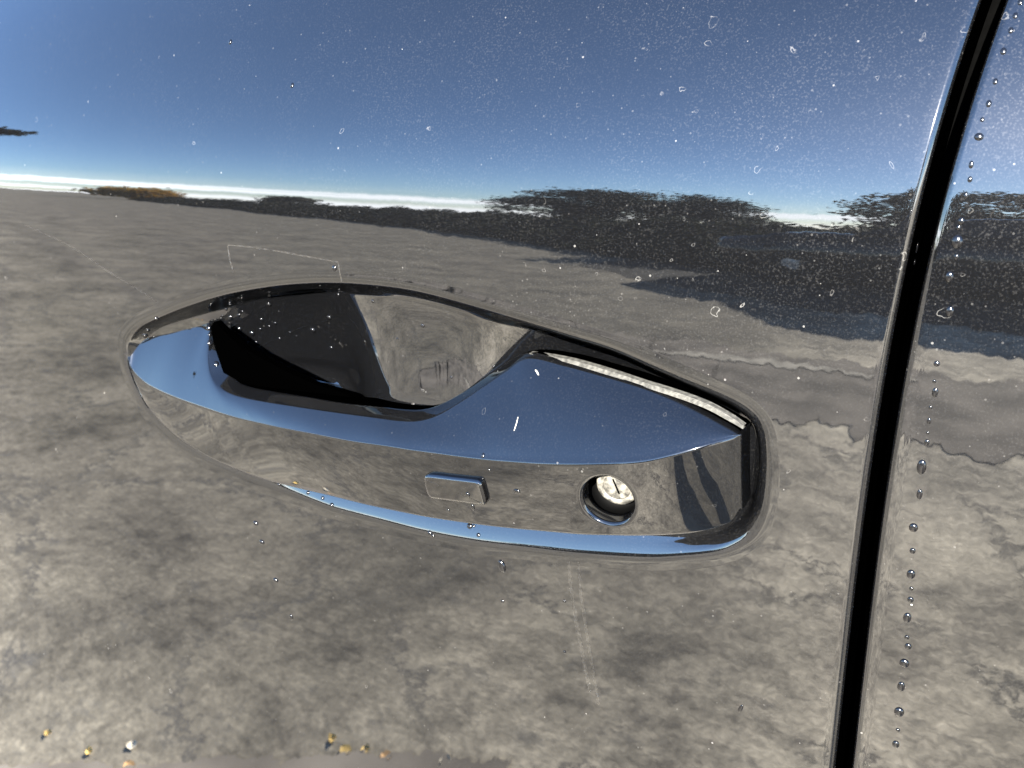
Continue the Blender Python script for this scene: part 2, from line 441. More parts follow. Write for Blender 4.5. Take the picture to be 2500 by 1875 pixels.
verts = np.vstack([verts] + rr)
ne = len(idx)
for i in range(len(rr)):
    for j in range(ne - 1):
        a = idx[j] if i == 0 else off + (i-1)*ne + j
        b = idx[j+1] if i == 0 else off + (i-1)*ne + j + 1
        faces.append((a, off + i*ne + j, off + i*ne + j + 1, b))
def orient(verts, faces):
    bm = bmesh.new(); me = bpy.data.meshes.new('tmp'); me.from_pydata([tuple(v) for v in verts], [], [tuple(f) for f in faces])
    return me
door = link('front_door', verts, faces, MAT['paint'], car, merge=1e-7, recalc=True)

# ------------------------------------------------------------------ rear door
zz = np.concatenate([np.linspace(0.5, 0.72, 12)[:-1], np.linspace(0.72, 1.08, 150), np.linspace(1.08, 1.15, 6)[1:]])
x0 = XR(zz); e0 = np.stack([x0, base(x0, zz), zz], 1)
dzr = np.gradient(x0) / np.gradient(zz)
qr = np.stack([np.ones_like(dzr), -dzr], 1); qr /= np.linalg.norm(qr, axis=1, keepdims=True)
rows_ = [P for P in roll_rows(e0, qr, -1, r=0.0022)][::-1]
cols = np.concatenate([np.linspace(0, 0.1, 30), np.linspace(0.1, 0.75, 20)[1:]])
for c in cols:
    x = x0 + c; rows_.append(np.stack([x, base(x, zz), zz], 1))
rv = np.vstack(rows_)
rear = link('rear_door', rv, grid_faces(len(rows_), len(zz)), MAT['paint'], car, recalc=True)

# rubber seal at the bottom of the gap
zz2 = np.linspace(0.5, 1.15, 60)
sx0, sx1 = XL(zz2) - 0.004, XR(zz2) + 0.004
rows_ = []
for k in np.linspace(0, 1, 13):
    x = sx0 + (sx1 - sx0) * k
    rows_.append(np.stack([x, base(x, zz2) + 0.046 - 0.006 * math.sin(math.pi * k), zz2], 1))
seal = link('door_seal', np.vstack(rows_), grid_faces(len(rows_), len(zz2)), MAT['rubber'], car)

for ob_, front in ((door, True), (rear, False)):  # inner flanges coloured black: the gap's shade is painted in
    ob_.data.materials.append(MAT['slot'])
    for p_ in ob_.data.polygons:
        c_ = p_.center + ob_.location + car.location
        near = c_.x > float(XL(c_.z)) - 0.001 if front else c_.x < float(XR(c_.z)) + 0.001
        if near and c_.y - float(base(c_.x, c_.z)) > 0.0035: p_.material_index = 1

# ------------------------------------------------------------------ the handle
CT = [  # U (edge of top facet), lip (inner edge), K (crease), Lo (bottom edge), heights of K and Lo in mm, slope of the top facet
 ((309,846),(309,844),(309,850),(310,855),-1.0,-0.9,0.46),
 ((318,828),(318,824),(312,871),(315,890),-0.8,-0.5,0.48),
 ((345,817),(345,813),(326,906),(335,945),-0.4,-0.1,0.50),
 ((400,800),(400,796),(354,935),(365,1000),0.8,0.2,0.52),
 ((455,789),(455,785),(390,955),(425,1062),2.4,0.4,0.54),
 ((500,783),(503,778),(430,972),(480,1100),4.0,0.6,0.57),
 ((512,800),(527,792),(465,985),(520,1122),5.3,0.7,0.57),
 ((509,845),(545,835),(500,997),(560,1140),6.6,0.9,0.58),
 ((510,890),(552,868),(530,1007),(590,1152),7.8,1.3,0.60),
 ((520,925),(560,905),(560,1016),(625,1165),8.9,1.9,0.62),
 ((540,950),(575,930),(595,1025),(665,1178),10.0,2.6,0.64),
 ((575,967),(602,944),(635,1034),(700,1187),11.2,3.5,0.66),
 ((630,980),(655,955),(690,1046),(745,1198),12.7,4.9,0.68),
 ((720,994),(745,970),(770,1061),(810,1213),14.4,7.0,0.70),
 ((820,1008),(835,985),(860,1078),(890,1233),15.8,9.1,0.71),
 ((910,1021),(920,994),(945,1090),(970,1250),16.8,10.6,0.71),
 ((977,1030),(985,1001),(1010,1100),(1030,1262),17.3,11.7,0.71),
 ((1024,1029),(1030,1001),(1070,1108),(1085,1271),17.7,12.6,0.70),
 ((1072,1013),(1072,989),(1130,1116),(1140,1279),18.1,13.4,0.70),
 ((1135,974),(1128,959),(1190,1123),(1195,1286),18.4,13.9,0.69),
 ((1185,940),(1180,924),(1250,1128),(1250,1292),18.78,14.33,0.68),
 ((1235,905),(1232,889),(1310,1132),(1305,1297),19.13,14.67,0.67),
 ((1290,873),(1288,862),(1370,1134),(1360,1302),19.39,14.91,0.66),
 ((1380,892),(1383,881),(1430,1134),(1420,1307),19.54,15.06,0.66),
 ((1472,918),(1475,907),(1500,1132),(1490,1309),19.3,14.8,0.66),
 ((1560,945),(1563,934),(1570,1127),(1560,1310),17.9,13.6,0.66),
 ((1640,977),(1643,966),(1640,1112),(1630,1308),15.7,11.6,0.66),
 ((1710,1010),(1713,1000),(1705,1094),(1690,1303),12.7,9.1,0.66),
 ((1760,1037),(1763,1027),(1755,1080),(1745,1291),9.7,6.6,0.66),
 ((1790,1053),(1793,1044),(1788,1070),(1785,1274),7.4,4.55,0.66),
 ((1803,1060),(1806,1054),(1803,1063),(1806,1245),6.0,3.5,0.66)]
NS = len(CT) - 1
cu = np.array([c[0] for c in CT], float); cl = np.array([c[1] for c in CT], float); ck = np.array([c[2] for c in CT], float); co_ = np.array([c[3] for c in CT], float)
hk = np.array([c[4] for c in CT]); hl = np.array([c[5] for c in CT]); sf = np.array([c[6] for c in CT])
hu = hk - sf * (ck[:, 1] - cu[:, 1]) * 0.15
hlip = hu - np.where(np.arange(NS + 1) < 6, 2.0, np.where(np.arange(NS + 1) < 22, 6.5, 2.5))
ctrl = np.hstack([cu, hu[:, None], cl, hlip[:, None], ck, hk[:, None], co_, hl[:, None]])
def corners(S):
    c = catmull(ctrl, S)
    out = []
    for k in range(4):
        out.append(hit(c[:, 3*k], c[:, 3*k+1], c[:, 3*k+2] * 1e-3))
    return out       # U, lip, K, Lo
FK, FL = 0.0009, 0.0011
def facet(S, T):
    """a point of the lower facet, T from the crease to the bottom edge, bulged a little"""
    S = np.atleast_1d(np.asarray(S, float)); T = np.atleast_1d(np.asarray(T, float))
    U_, P_, K_, B_ = corners(S)
    P = K_ + (B_ - K_) * T[:, None]
    P[:, 1] -= 0.0004 * 4 * T * (1 - T)
    return P
NSS = 361
Sg = np.linspace(0, NS, NSS)
U_, P_, K_, B_ = corners(Sg)
def rounding(prev, c, nxt, dist, n):
    a = prev - c; b = nxt - c
    la = np.linalg.norm(a, axis=1); lb = np.linalg.norm(b, axis=1)
    da = np.minimum(dist, 0.42 * la); db = np.minimum(dist, 0.42 * lb)
    A = c + a / np.maximum(la, 1e-9)[:, None] * da[:, None]; Bq = c + b / np.maximum(lb, 1e-9)[:, None] * db[:, None]
    return [A * (1-t)**2 + 2*c*t*(1-t) + Bq*t*t for t in np.linspace(0, 1, n)]
back_lip = P_.copy(); back_lip[:, 1] += 0.014; back_lip[:, 2] -= 0.001
back_lo = B_.copy(); back_lo[:, 1] += 0.012; back_lo[:, 2] += 0.001
NT = 24
rowsH = [back_lip]
rowsH += rounding(back_lip, P_, U_, 0.0009, 6)
rowsH += rounding(P_, U_, K_, 0.0011, 7)
f0, f1 = rowsH[-1], rounding(U_, K_, B_, FK, 9)
lenf = np.linalg.norm(K_ - U_, axis=1)
for t in np.linspace(0, 1, 16)[1:-1]:
    P = f0 + (f1[0] - f0) * t
    bul = np.interp(Sg, [0, 11, 19], [0.15, 0.3, 1.0]) * 4 * t * (1 - t)
    P[:, 1] -= np.minimum(0.0012, lenf * 0.034) * bul; P[:, 2] += np.minimum(0.0006, lenf * 0.018) * bul
    rowsH.append(P)
rowsH += f1
top_rows = len(rowsH)
lenl = np.linalg.norm(B_ - K_, axis=1)
t0 = np.minimum(FK, 0.42 * lenl) / np.maximum(lenl, 1e-9); t1 = 1 - np.minimum(FL, 0.42 * lenl) / np.maximum(lenl, 1e-9)
low_rows = []
for t in np.linspace(0, 1, NT)[1:-1]:
    T = t0 + (t1 - t0) * t
    P = K_ + (B_ - K_) * T[:, None]; P[:, 1] -= np.minimum(0.0004, lenl * 0.02) * 4 * t * (1 - t)
    low_rows.append((P, T)); rowsH.append(P)
rowsH += rounding(K_, B_, back_lo, FL, 7)
rowsH.append(back_lo)
nrow = len(rowsH)
HV = np.vstack(rowsH)
# block of the lower facet that gets the lock's hole
Sc, Tc = 23.86, 0.497
ia, ib = int(np.searchsorted(Sg, 22.05)), int(np.searchsorted(Sg, 25.75))
ja, jb = top_rows + 0, top_rows + len(low_rows) - 1
HF = []
for i in range(nrow - 1):
    for j in range(NSS - 1):
        if ja <= i < jb and ia <= j < ib: continue
        HF.append((i*NSS + j, (i+1)*NSS + j, (i+1)*NSS + j + 1, i*NSS + j + 1))
per = [(ja, j) for j in range(ia, ib)] + [(i, ib) for i in range(ja, jb)] + [(jb, j) for j in range(ib, ia, -1)] + [(i, ia) for i in range(jb, ja, -1)]
perST = np.array([(Sg[j], low_rows[i - top_rows][1][j]) for i, j in per])
eps = 1e-3
Pc = facet(Sc, Tc)[0]
e1 = (facet(Sc + eps, Tc)[0] - Pc) / eps; e2 = (facet(Sc, Tc + eps)[0] - Pc) / eps
u1 = e1 / np.linalg.norm(e1); u2 = e2 - (e2 @ u1) * u1; u2 /= np.linalg.norm(u2)
LN = np.cross(u1, u2)
if LN[1] > 0: LN = -LN
J = np.array([[e1 @ u1, e2 @ u1], [e1 @ u2, e2 @ u2]]); Ji = np.linalg.inv(J)
loc = (perST - [Sc, Tc]) @ J.T
th = np.arctan2(loc[:, 1], loc[:, 0])
RH, RF = 0.0094, 0.0018
def circ(r): return np.stack([r * np.cos(th), r * np.sin(th)], 1) @ Ji.T + [Sc, Tc]
ringL = []
cST = circ(RH + RF)
perP = np.array([HV[i*NSS + j] for i, j in per])
perF = facet(perST[:, 0], perST[:, 1])
for k in range(9):
    t = k / 8
    ST = perST + (cST - perST) * t
    P = facet(ST[:, 0], ST[:, 1]) + (perP - perF) * (1 - t)
    ringL.append(P)
for a in np.linspace(0, math.pi / 2, 12)[1:]:
    ST = circ(RH + RF * (1 - math.sin(a)))
    ringL.append(facet(ST[:, 0], ST[:, 1]) - LN * RF * (1 - math.cos(a)))
for dpt in (0.003, 0.0045, 0.0062):
    ST = circ(RH); ringL.append(facet(ST[:, 0], ST[:, 1]) - LN * dpt)
for rr_, dpt in ((RH + 0.0006, 0.0066), (RH + 0.003, 0.0066)):
    ST = circ(rr_); ringL.append(facet(ST[:, 0], ST[:, 1]) - LN * dpt)
offL = len(HV)
nper = len(per)
HV = np.vstack([HV] + ringL)
for k in range(len(ringL) - 1):
    for j in range(nper):
        j2 = (j + 1) % nper
        HF.append((offL + k*nper + j, offL + k*nper + j2, offL + (k+1)*nper + j2, offL + (k+1)*nper + j))
# rear end of the handle turns in
offE = len(HV)
lastc = np.array([rowsH[i][-1] for i in range(nrow)])
ends = []
for dx, dy in ((0.0004, 0.0002), (0.0007, 0.0007), (0.0008, 0.0014), (0.0006, 0.012)):
    P = lastc.copy(); P[:, 0] += dx; P[:, 1] += dy; ends.append(P)
HV = np.vstack([HV] + ends)
for k in range(len(ends)):
    for i in range(nrow - 1):
        a = i*NSS + NSS - 1 if k == 0 else offE + (k-1)*nrow + i
        b = (i+1)*NSS + NSS - 1 if k == 0 else offE + (k-1)*nrow + i + 1
        HF.append((a, b, offE + k*nrow + i + 1, offE + k*nrow + i))
handle = link('door_handle', HV, HF, [MAT['paint_handle'], MAT['slot']], car, merge=2e-6, recalc=True)
_bl = BVHTree.FromPolygons([Vector(p) for p in np.vstack([rowsH[0], rowsH[1]])], grid_faces(2, NSS))
for p_ in handle.data.polygons:
    _h = _bl.find_nearest(p_.center + handle.location + car.location)
    if _h[3] is not None and _h[3] < 2e-5: p_.material_index = 1

# lock: dark cavity and dusty cylinder with its key slot
def disc_profile(prof, c, n, a1, a2, seg=40):
    v = []
    for r, h in prof:
        for k in range(seg):
            an = 2 * math.pi * k / seg
            v.append(c + a1 * r * math.cos(an) + a2 * r * math.sin(an) + n * h)
    f = grid_faces(len(prof), seg, wrap=True)
    v.append(c + n * prof[-1][1]); last = len(v) - 1
    b = (len(prof) - 1) * seg
    f += [(b + k, b + (k + 1) % seg, last) for k in range(seg)]
    return v, f
cav = Pc - LN * 0.017
v, f = disc_profile([(0.0119, 0.0104), (0.0119, 0.0), (0.004, 0.0)], cav, LN, u1, u2)
link('lock_housing', v, f, MAT['black_plastic'], handle)
cy = Pc - LN * 0.017 + u1 * 0.0004
v, f = disc_profile([(0.0079, 0.0), (0.0079, 0.0064), (0.0077, 0.0072), (0.0070, 0.0077), (0.0059, 0.0078), (0.0056, 0.0071), (0.0053, 0.0071), (0.0051, 0.0077), (0.0046, 0.0080), (0.001, 0.0080)], cy, LN, u1, u2)
lock = link('lock_cylinder', v, f, MAT['lock_metal'], handle)
sv = []
s1 = u2 * 0.985 + u1 * 0.17; s1 = s1 / np.linalg.norm(s1); s2 = np.cross(LN, s1)
for h in (0.0070, 0.0081):
    for a, b in ((-1, -1), (1, -1), (1, 1), (-1, 1)):
        sv.append(cy + s2 * a * 0.00032 + s1 * (b * 0.0031 - 0.0004) + LN * h)
link('key_slot', sv, [(0, 3, 2, 1), (4, 5, 6, 7), (0, 1, 5, 4), (1, 2, 6, 5), (2, 3, 7, 6), (3, 0, 4, 7)], MAT['slot'], handle, smooth=False)

def superell(c, r, e=0.55, nu=18, nv=28):
    sg = lambda v, p: math.copysign(abs(v) ** p, v)
    V = []
    for i in range(nu):
        a = -math.pi/2 + math.pi * (i + 0.5) / nu
        for k in range(nv):
            b = 2*math.pi*k/nv
            V.append((c[0] + r[0]*sg(math.cos(a), e)*sg(math.cos(b), e), c[1] + r[1]*sg(math.cos(a), e)*sg(math.sin(b), e), c[2] + r[2]*sg(math.sin(a), e)))
    return V, grid_faces(nu, nv, wrap=True) + [tuple(range(nv - 1, -1, -1)), tuple(range((nu-1)*nv, nu*nv))]
# ------------------------------------------------------------------ ray helper on what is built so far
def world_bvh(objs):
    V, Fc = [], []
    for ob in objs:
        o_ = len(V)
        off_ = Vector((0, 0, 0)); q_ = ob
        while q_ is not None: off_ += q_.location; q_ = q_.parent
        V += [v_.co + off_ for v_ in ob.data.vertices]
        Fc += [[o_ + i_ for i_ in p_.vertices] for p_ in ob.data.polygons]
    return BVHTree.FromPolygons(V, Fc)
tree_h = world_bvh([handle])
def cast(px, py, tree):
    d = ray(px, py)
    return tree.ray_cast(Vector(CAM), Vector(d))

# the raised oblong button
bt = np.array([(1041,1160),(1047,1155),(1060,1154),(1110,1160),(1162,1166),(1173,1169),(1180,1177),(1186,1196),(1191,1216),(1190,1225),(1183,1228),(1140,1223),(1095,1217),(1066,1213),(1056,1210),(1049,1200),(1043,1180)], float)
btc, _ = closed_spline(bt, 0)
btc = csmooth(btc[::60], 1.0)
c3 = hit(np.array([1116.0]), np.array([1191.0]), 0.0)
pc_, pn_, _, _ = cast(1116, 1191, tree_h)
pc_ = np.array(pc_); pn_ = np.array(pn_)
if pn_ @ FWD > 0: pn_ = -pn_
b_d = ray(btc[:, 0], btc[:, 1])
b_s = ((pc_ - CAM) @ pn_) / (b_d @ pn_)
b_p = CAM + b_s[:, None] * b_d
bc = b_p.mean(0)
def inset(P, d):
    n_ = len(P); tg = np.roll(P, -1, 0) - np.roll(P, 1, 0); tg /= np.linalg.norm(tg, axis=1, keepdims=True)
    nn = np.cross(tg, pn_)
    if np.mean(((bc - P) * nn).sum(1)) < 0: nn = -nn
    return P + nn * d
br = [b_p - pn_ * 0.0012]
hgt, rad = 0.0024, 0.0016
br.append(b_p + pn_ * (hgt - rad))
for a in np.linspace(0, math.pi / 2, 9)[1:]:
    br.append(inset(b_p, rad * (1 - math.cos(a))) + pn_ * (hgt - rad + rad * math.sin(a)))
for k in (0.985, 0.95, 0.7, 0.4, 0.1): br.append(bc + pn_ * hgt + (br[9] - bc - pn_ * hgt) * k)
bv = np.vstack(br); nb = len(btc)
bf = grid_faces(len(br), nb, wrap=True)
bv = np.vstack([bv, bc + pn_ * hgt]); bf += [((len(br)-1)*nb + k, (len(br)-1)*nb + (k+1) % nb, len(bv) - 1) for k in range(nb)]
button = link('unlock_button', bv, bf, MAT['chrome'], handle)

# the pale ribbed strip along the rear top edge
su = np.array([(1292,862),(1345,869),(1408,882),(1500,909),(1566,931),(1650,957),(1725,985),(1785,1018),(1816,1040)], float)
wd = np.array([2, 6, 10, 12, 12, 13, 13, 12, 8], float)
sl = su + np.stack([-0.25 * wd, 0.97 * wd], 1)
hS = np.array([hu[22] - 1.6, hu[22] - 1.4, np.interp(1408, cu[22:, 0], hu[22:]) - 1.3] + [float(np.interp(x, cu[22:, 0], hu[22:])) - 1.4 for x in su[3:, 0]])
Sx = np.linspace(0, len(su) - 1, 140)
cs = catmull(np.hstack([su, sl, hS[:, None]]), Sx)
rowsS = []
NG = 41
for k in range(NG):
    v = k / (NG - 1)
    px = cs[:, 0] + (cs[:, 2] - cs[:, 0]) * v; py = cs[:, 1] + (cs[:, 3] - cs[:, 1]) * v
    rib = 0.00022 * (abs(math.sin(v * math.pi * 4)) ** 0.6)
    rowsS.append(hit(px, py, (cs[:, 4] - 0.9 + 0.9 * v) * 1e-3 + rib))
a = rowsS[0].copy(); a[:, 1] += 0.003; b = rowsS[-1].copy(); b[:, 1] += 0.003
rowsS = [a] + rowsS + [b]
link('trim_strip', np.vstack(rowsS), grid_faces(len(rowsS), len(Sx)), MAT['strip'], handle)

# black sheet added behind the grip, standing for the void's shade
bk = np.array([(522,786),(545,806),(600,852),(680,897),(760,935),(853,966),(858,1000),(700,985),(600,965),(560,940),(535,880),(518,820)], float)
bkc, _ = closed_spline(bk, 0); bkc = bkc[::50]
hb = np.interp(bkc[:, 0], [520, 560, 600, 860], [-3.0, -4.5, -6.0, -9.0]) * 1e-3
fr = hit(bkc[:, 0], bkc[:, 1], hb); bb = fr.copy(); bb[:, 1] += 0.004
n_ = len(fr)
fv = np.vstack([bb, fr, fr.mean(0)])
ff_ = [(k, (k+1) % n_, n_ + (k+1) % n_, n_ + k) for k in range(n_)] + [(n_ + k, n_ + (k+1) % n_, 2*n_) for k in range(n_)]
link('grip_void_sheet', fv, ff_, MAT['slot'], handle, smooth=False)

# ------------------------------------------------------------------ residue and scratches on the paint
def faint(name, col, amount):
    m, t, p, out = new_mat(name)
    p.inputs['Base Color'].default_value = col + (1,); p.inputs['Roughness'].default_value = 0.9; p.inputs['Specular IOR Level'].default_value = 0.0
    co = node(t, 'ShaderNodeTexCoord'); n = node(t, 'ShaderNodeTexNoise', i_Scale=700.0, i_Detail=3.0); t.links.new(co.outputs['Object'], n.inputs['Vector'])
    tr = node(t, 'ShaderNodeBsdfTransparent'); mx = node(t, 'ShaderNodeMixShader')
    t.links.new(mrange(t, n.outputs['Fac'], 0.35, 0.65, 0.1 * amount, amount), mx.inputs[0]); t.links.new(tr.outputs[0], mx.inputs[1]); t.links.new(p.outputs[0], mx.inputs[2])
    t.links.new(mx.outputs[0], out.inputs[0])
    return m
MAT['residue'] = faint('dried_residue', (0.35, 0.33, 0.30), 0.022)
MAT['streak'] = faint('dried_streak', (0.35, 0.33, 0.30), 0.008)
MAT['chip'] = plain('pale_chip', (0.10, 0.095, 0.085), 0.8, 0.1)
tree_d = world_bvh([door, rear, handle, button])
def ribbon(name, pts, wpx, mat, parent):
    P = np.array(pts, float); S = np.linspace(0, len(P) - 1, 14 * len(P)); c = catmull(P, S)
    tg = np.gradient(c, axis=0); tg /= np.linalg.norm(tg, axis=1, keepdims=True); nn = np.stack([-tg[:, 1], tg[:, 0]], 1)
    V = []
    for k in range(len(c)):
        ww = wpx * (0.35 + 0.65 * math.sin(math.pi * (k + 0.5) / len(c)) ** 0.4)
        for sg in (-0.5, 0.5):
            q_ = c[k] + nn[k] * ww * sg
            lo_, n__, _, _ = cast(q_[0], q_[1], tree_d)
            if lo_ is None: lo_, n__ = Vector(hit(np.array([q_[0]]), np.array([q_[1]]))[0]), Vector((0, -1, 0))
            n__ = n__ if n__.dot(Vector(FWD)) < 0 else -n__
            V.append(lo_ + n__ * 0.00005)
    return link(name, V, [(2*k, 2*k+1, 2*k+3, 2*k+2) for k in range(len(c) - 1)], MAT[mat], parent)
ribbon('tape_residue', [(555, 598), (620, 604), (700, 617), (826, 640)], 3.5, 'residue', door)
ribbon('tape_residue', [(556, 602), (562, 635), (571, 668)], 3, 'residue', door)
ribbon('tape_residue', [(826, 642), (830, 665), (834, 688)], 3, 'residue', door)
ribbon('scratch', [(60, 548), (170, 600), (260, 660), (330, 702), (385, 738)], 4, 'streak', door)
ribbon('drip_streak', [(1388, 1372), (1396, 1450), (1415, 1560), (1440, 1690)], 9, 'streak', door)
ribbon('drip_streak', [(1412, 1372), (1420, 1460), (1438, 1580), (1462, 1720)], 7, 'streak', door)
ribbon('scratch', [(1265, 1018), (1261, 1034), (1255, 1052)], 2.2, 'chip', handle)
ribbon('scratch', [(1307, 903), (1311, 908), (1315, 916)], 4, 'chip', handle)
ribbon('scratch', [(660, 868), (664, 880), (668, 889)], 6, 'residue', door)

# ------------------------------------------------------------------ water drops
prof = [(1.0, 0.0), (0.99, 0.12), (0.93, 0.28), (0.82, 0.41), (0.66, 0.52), (0.46, 0.60), (0.24, 0.645)]
dv, df = [], []
for r_, h_ in prof:
    for k in range(20): dv.append((r_ * math.cos(k * math.pi / 10), r_ * math.sin(k * math.pi / 10), h_))
df += grid_faces(len(prof), 20, wrap=True); dv.append((0, 0, 0.66)); df += [(120 + k, 120 + (k + 1) % 20, 140) for k in range(20)]
df.append(tuple(range(19, -1, -1)))
drop_me = None
def drop(px, py, w_, h_, label, group, tilt=0.0):
    """a drop of w_ by h_ photograph pixels"""
    global drop_me
    lo_, n__, _, dist_ = cast(px, py, tree_d)
    if lo_ is None: return None
    if n__.dot(Vector(FWD)) > 0: n__ = -n__
    if drop_me is None:
        ob = link('water_drop', dv, df, MAT['water']); drop_me = ob.data
        for p_ in drop_me.polygons: p_.use_smooth = p_.index < len(df) - 1
    else:
        ob = bpy.data.objects.new('water_drop', drop_me); COL.objects.link(ob)
    upw = Vector((0, 0, 1)) - n__ * n__.z; upw.normalize()
    sdw = upw.cross(n__)
    a_ = upw * math.cos(tilt) + sdw * math.sin(tilt); b_ = a_.cross(n__)
    mm = Matrix.Identity(4)
    k_ = dist_ / FPX * 0.5
    for i in range(3):
        mm[i][0] = b_[i] * w_ * k_ * 1.12; mm[i][1] = a_[i] * h_ * k_ * 1.12; mm[i][2] = n__[i] * min(w_, h_) * k_ * 1.0
        mm[i][3] = lo_[i] + n__[i] * 1e-5
    ob.matrix_world = mm
    return tag(ob, label, 'water drop', group)
ORD = ['topmost', 'second', 'third', 'fourth', 'fifth', 'sixth', 'seventh', 'eighth', 'ninth', 'tenth', 'eleventh', 'twelfth', 'thirteenth', 'fourteenth', 'fifteenth', 'sixteenth', 'seventeenth', 'eighteenth', 'nineteenth', 'twentieth']
row_drops = [(2491,5,9,12),(2479,38,9,12),(2468,74,9,12),(2450,125,11,14),(2430,199,9,12),(2414,253,10,14),(2398,292,8,9),(2390,334,17,15),(2371,402,9,15),(2368,438,9,12),(2358,478,8,14),
    (2347,540,12,15),(2340,556,8,10),(2337,590,21,27),(2335,627,9,12),(2318,676,15,22),(2319,760,15,21),(2287,888,12,12),(2281,931,7,8),(2283,958,12,20),(2272,995,7,8),(2268,1028,8,14),(2265,1057,6,7),(2263,1080,10,13),
    (2250,1140,18,32),(2245,1207,11,22),(2230,1288,17,19),(2228,1345,11,13),(2224,1402,16,20),(2225,1437,8,9),(2223,1464,12,13),(2215,1508,15,22),(2214,1556,9,10),(2217,1578,13,14),(2208,1619,18,19),(2200,1676,14,22),(2195,1738,18,21),(2192,1782,8,8),(2187,1817,13,16)]
special = {13: 'largest flat water drop on the rear door, level with the mirrored trees', 15: 'broad oval water drop on the rear door in the mirrored dark trees, upper of two', 16: 'broad oval water drop on the rear door in the mirrored dark trees, lower of two',
           24: 'longest teardrop shaped water drop in the row on the rear door', 25: 'narrow long water drop just under the longest teardrop in the rear door row'}
nsky, ngr = 0, 0
for i, (px, py, w_, h_) in enumerate(row_drops):
    if i in special: lab = special[i]
    elif py < 700: lab = '%s small water drop of the row beside the door gap, over mirrored sky' % ORD[nsky]; nsky += 1
    else:
        lab = '%s %s water drop of the row beside the door gap, over mirrored ground' % (ORD[ngr] if ngr < 20 else 'lower', 'round' if h_ < 1.2 * w_ else 'oval'); ngr += 1
    drop(px, py, w_, h_, lab, 'row of water drops down the rear door')
for px, py, w_, h_, lab in ((681,1183,8,8,'uppermost tiny water drop at the left point of the blue ledge under the handle'),(752,1203,8,8,'second tiny water drop along the left point of the blue ledge'),(788,1216,8,8,'third tiny water drop along the left point of the blue ledge'),(810,1233,10,10,'fourth tiny water drop just below the left point of the blue ledge'),
    (624,1278,13,12,'upper of three bright water drops below the left half of the handle'),(639,1324,13,12,'middle of three bright water drops below the left half of the handle'),(673,1417,13,12,'lowest of three bright water drops below the left half of the handle'),
    (1049,1302,12,13,'larger of two touching water drops just under the blue ledge'),(1057,1308,9,9,'smaller of two touching water drops just under the blue ledge'),(1147,1284,13,13,'larger water drop on the blue ledge below the button'),(1157,1284,7,7,'smaller water drop on the blue ledge below the button'),(1168,1306,9,9,'water drop on the lower rim of the blue ledge below the button'),
    (1225,1382,18,30,'large slanting water drop on the door below the handle'),(1227,1468,8,8,'small round water drop under the large slanting one below the handle'),(711,1507,9,14,'oval water drop low on the door, lower left'),(1142,1208,11,13,'water drop sitting on the face of the button'),(1154,1238,10,16,'oval water drop just below the button'),
    (1095,1246,7,7,'tiny water drop left below the button'),(1195,1148,7,7,'tiny water drop right above the button'),(1262,1199,17,11,'wide water drop between the button and the lock'),(1179,1112,8,12,'water drop on the crease of the handle above the button'),
    (1808,1730,8,22,'long leaning water drop low on the front door near the gap'),(816,655,12,13,'water drop on the door just above the handle recess'),(562,102,8,11,'left water drop in the mirrored sky at the top'),(713,208,9,11,'right water drop in the mirrored sky at the top'),
    (1378,1468,7,8,'water drop right of the dried streaks below the handle'),(1378,1592,7,8,'lowest tiny water drop beside the dried streaks'),(2238,605,9,22,'upper long bright water drop on the rolled door edge'),(2232,640,9,12,'lower bright water drop on the rolled door edge')):
    drop(px, py, w_, h_, lab, None, tilt=0.35 if px == 1808 else (-0.3 if px == 1225 else 0.0))
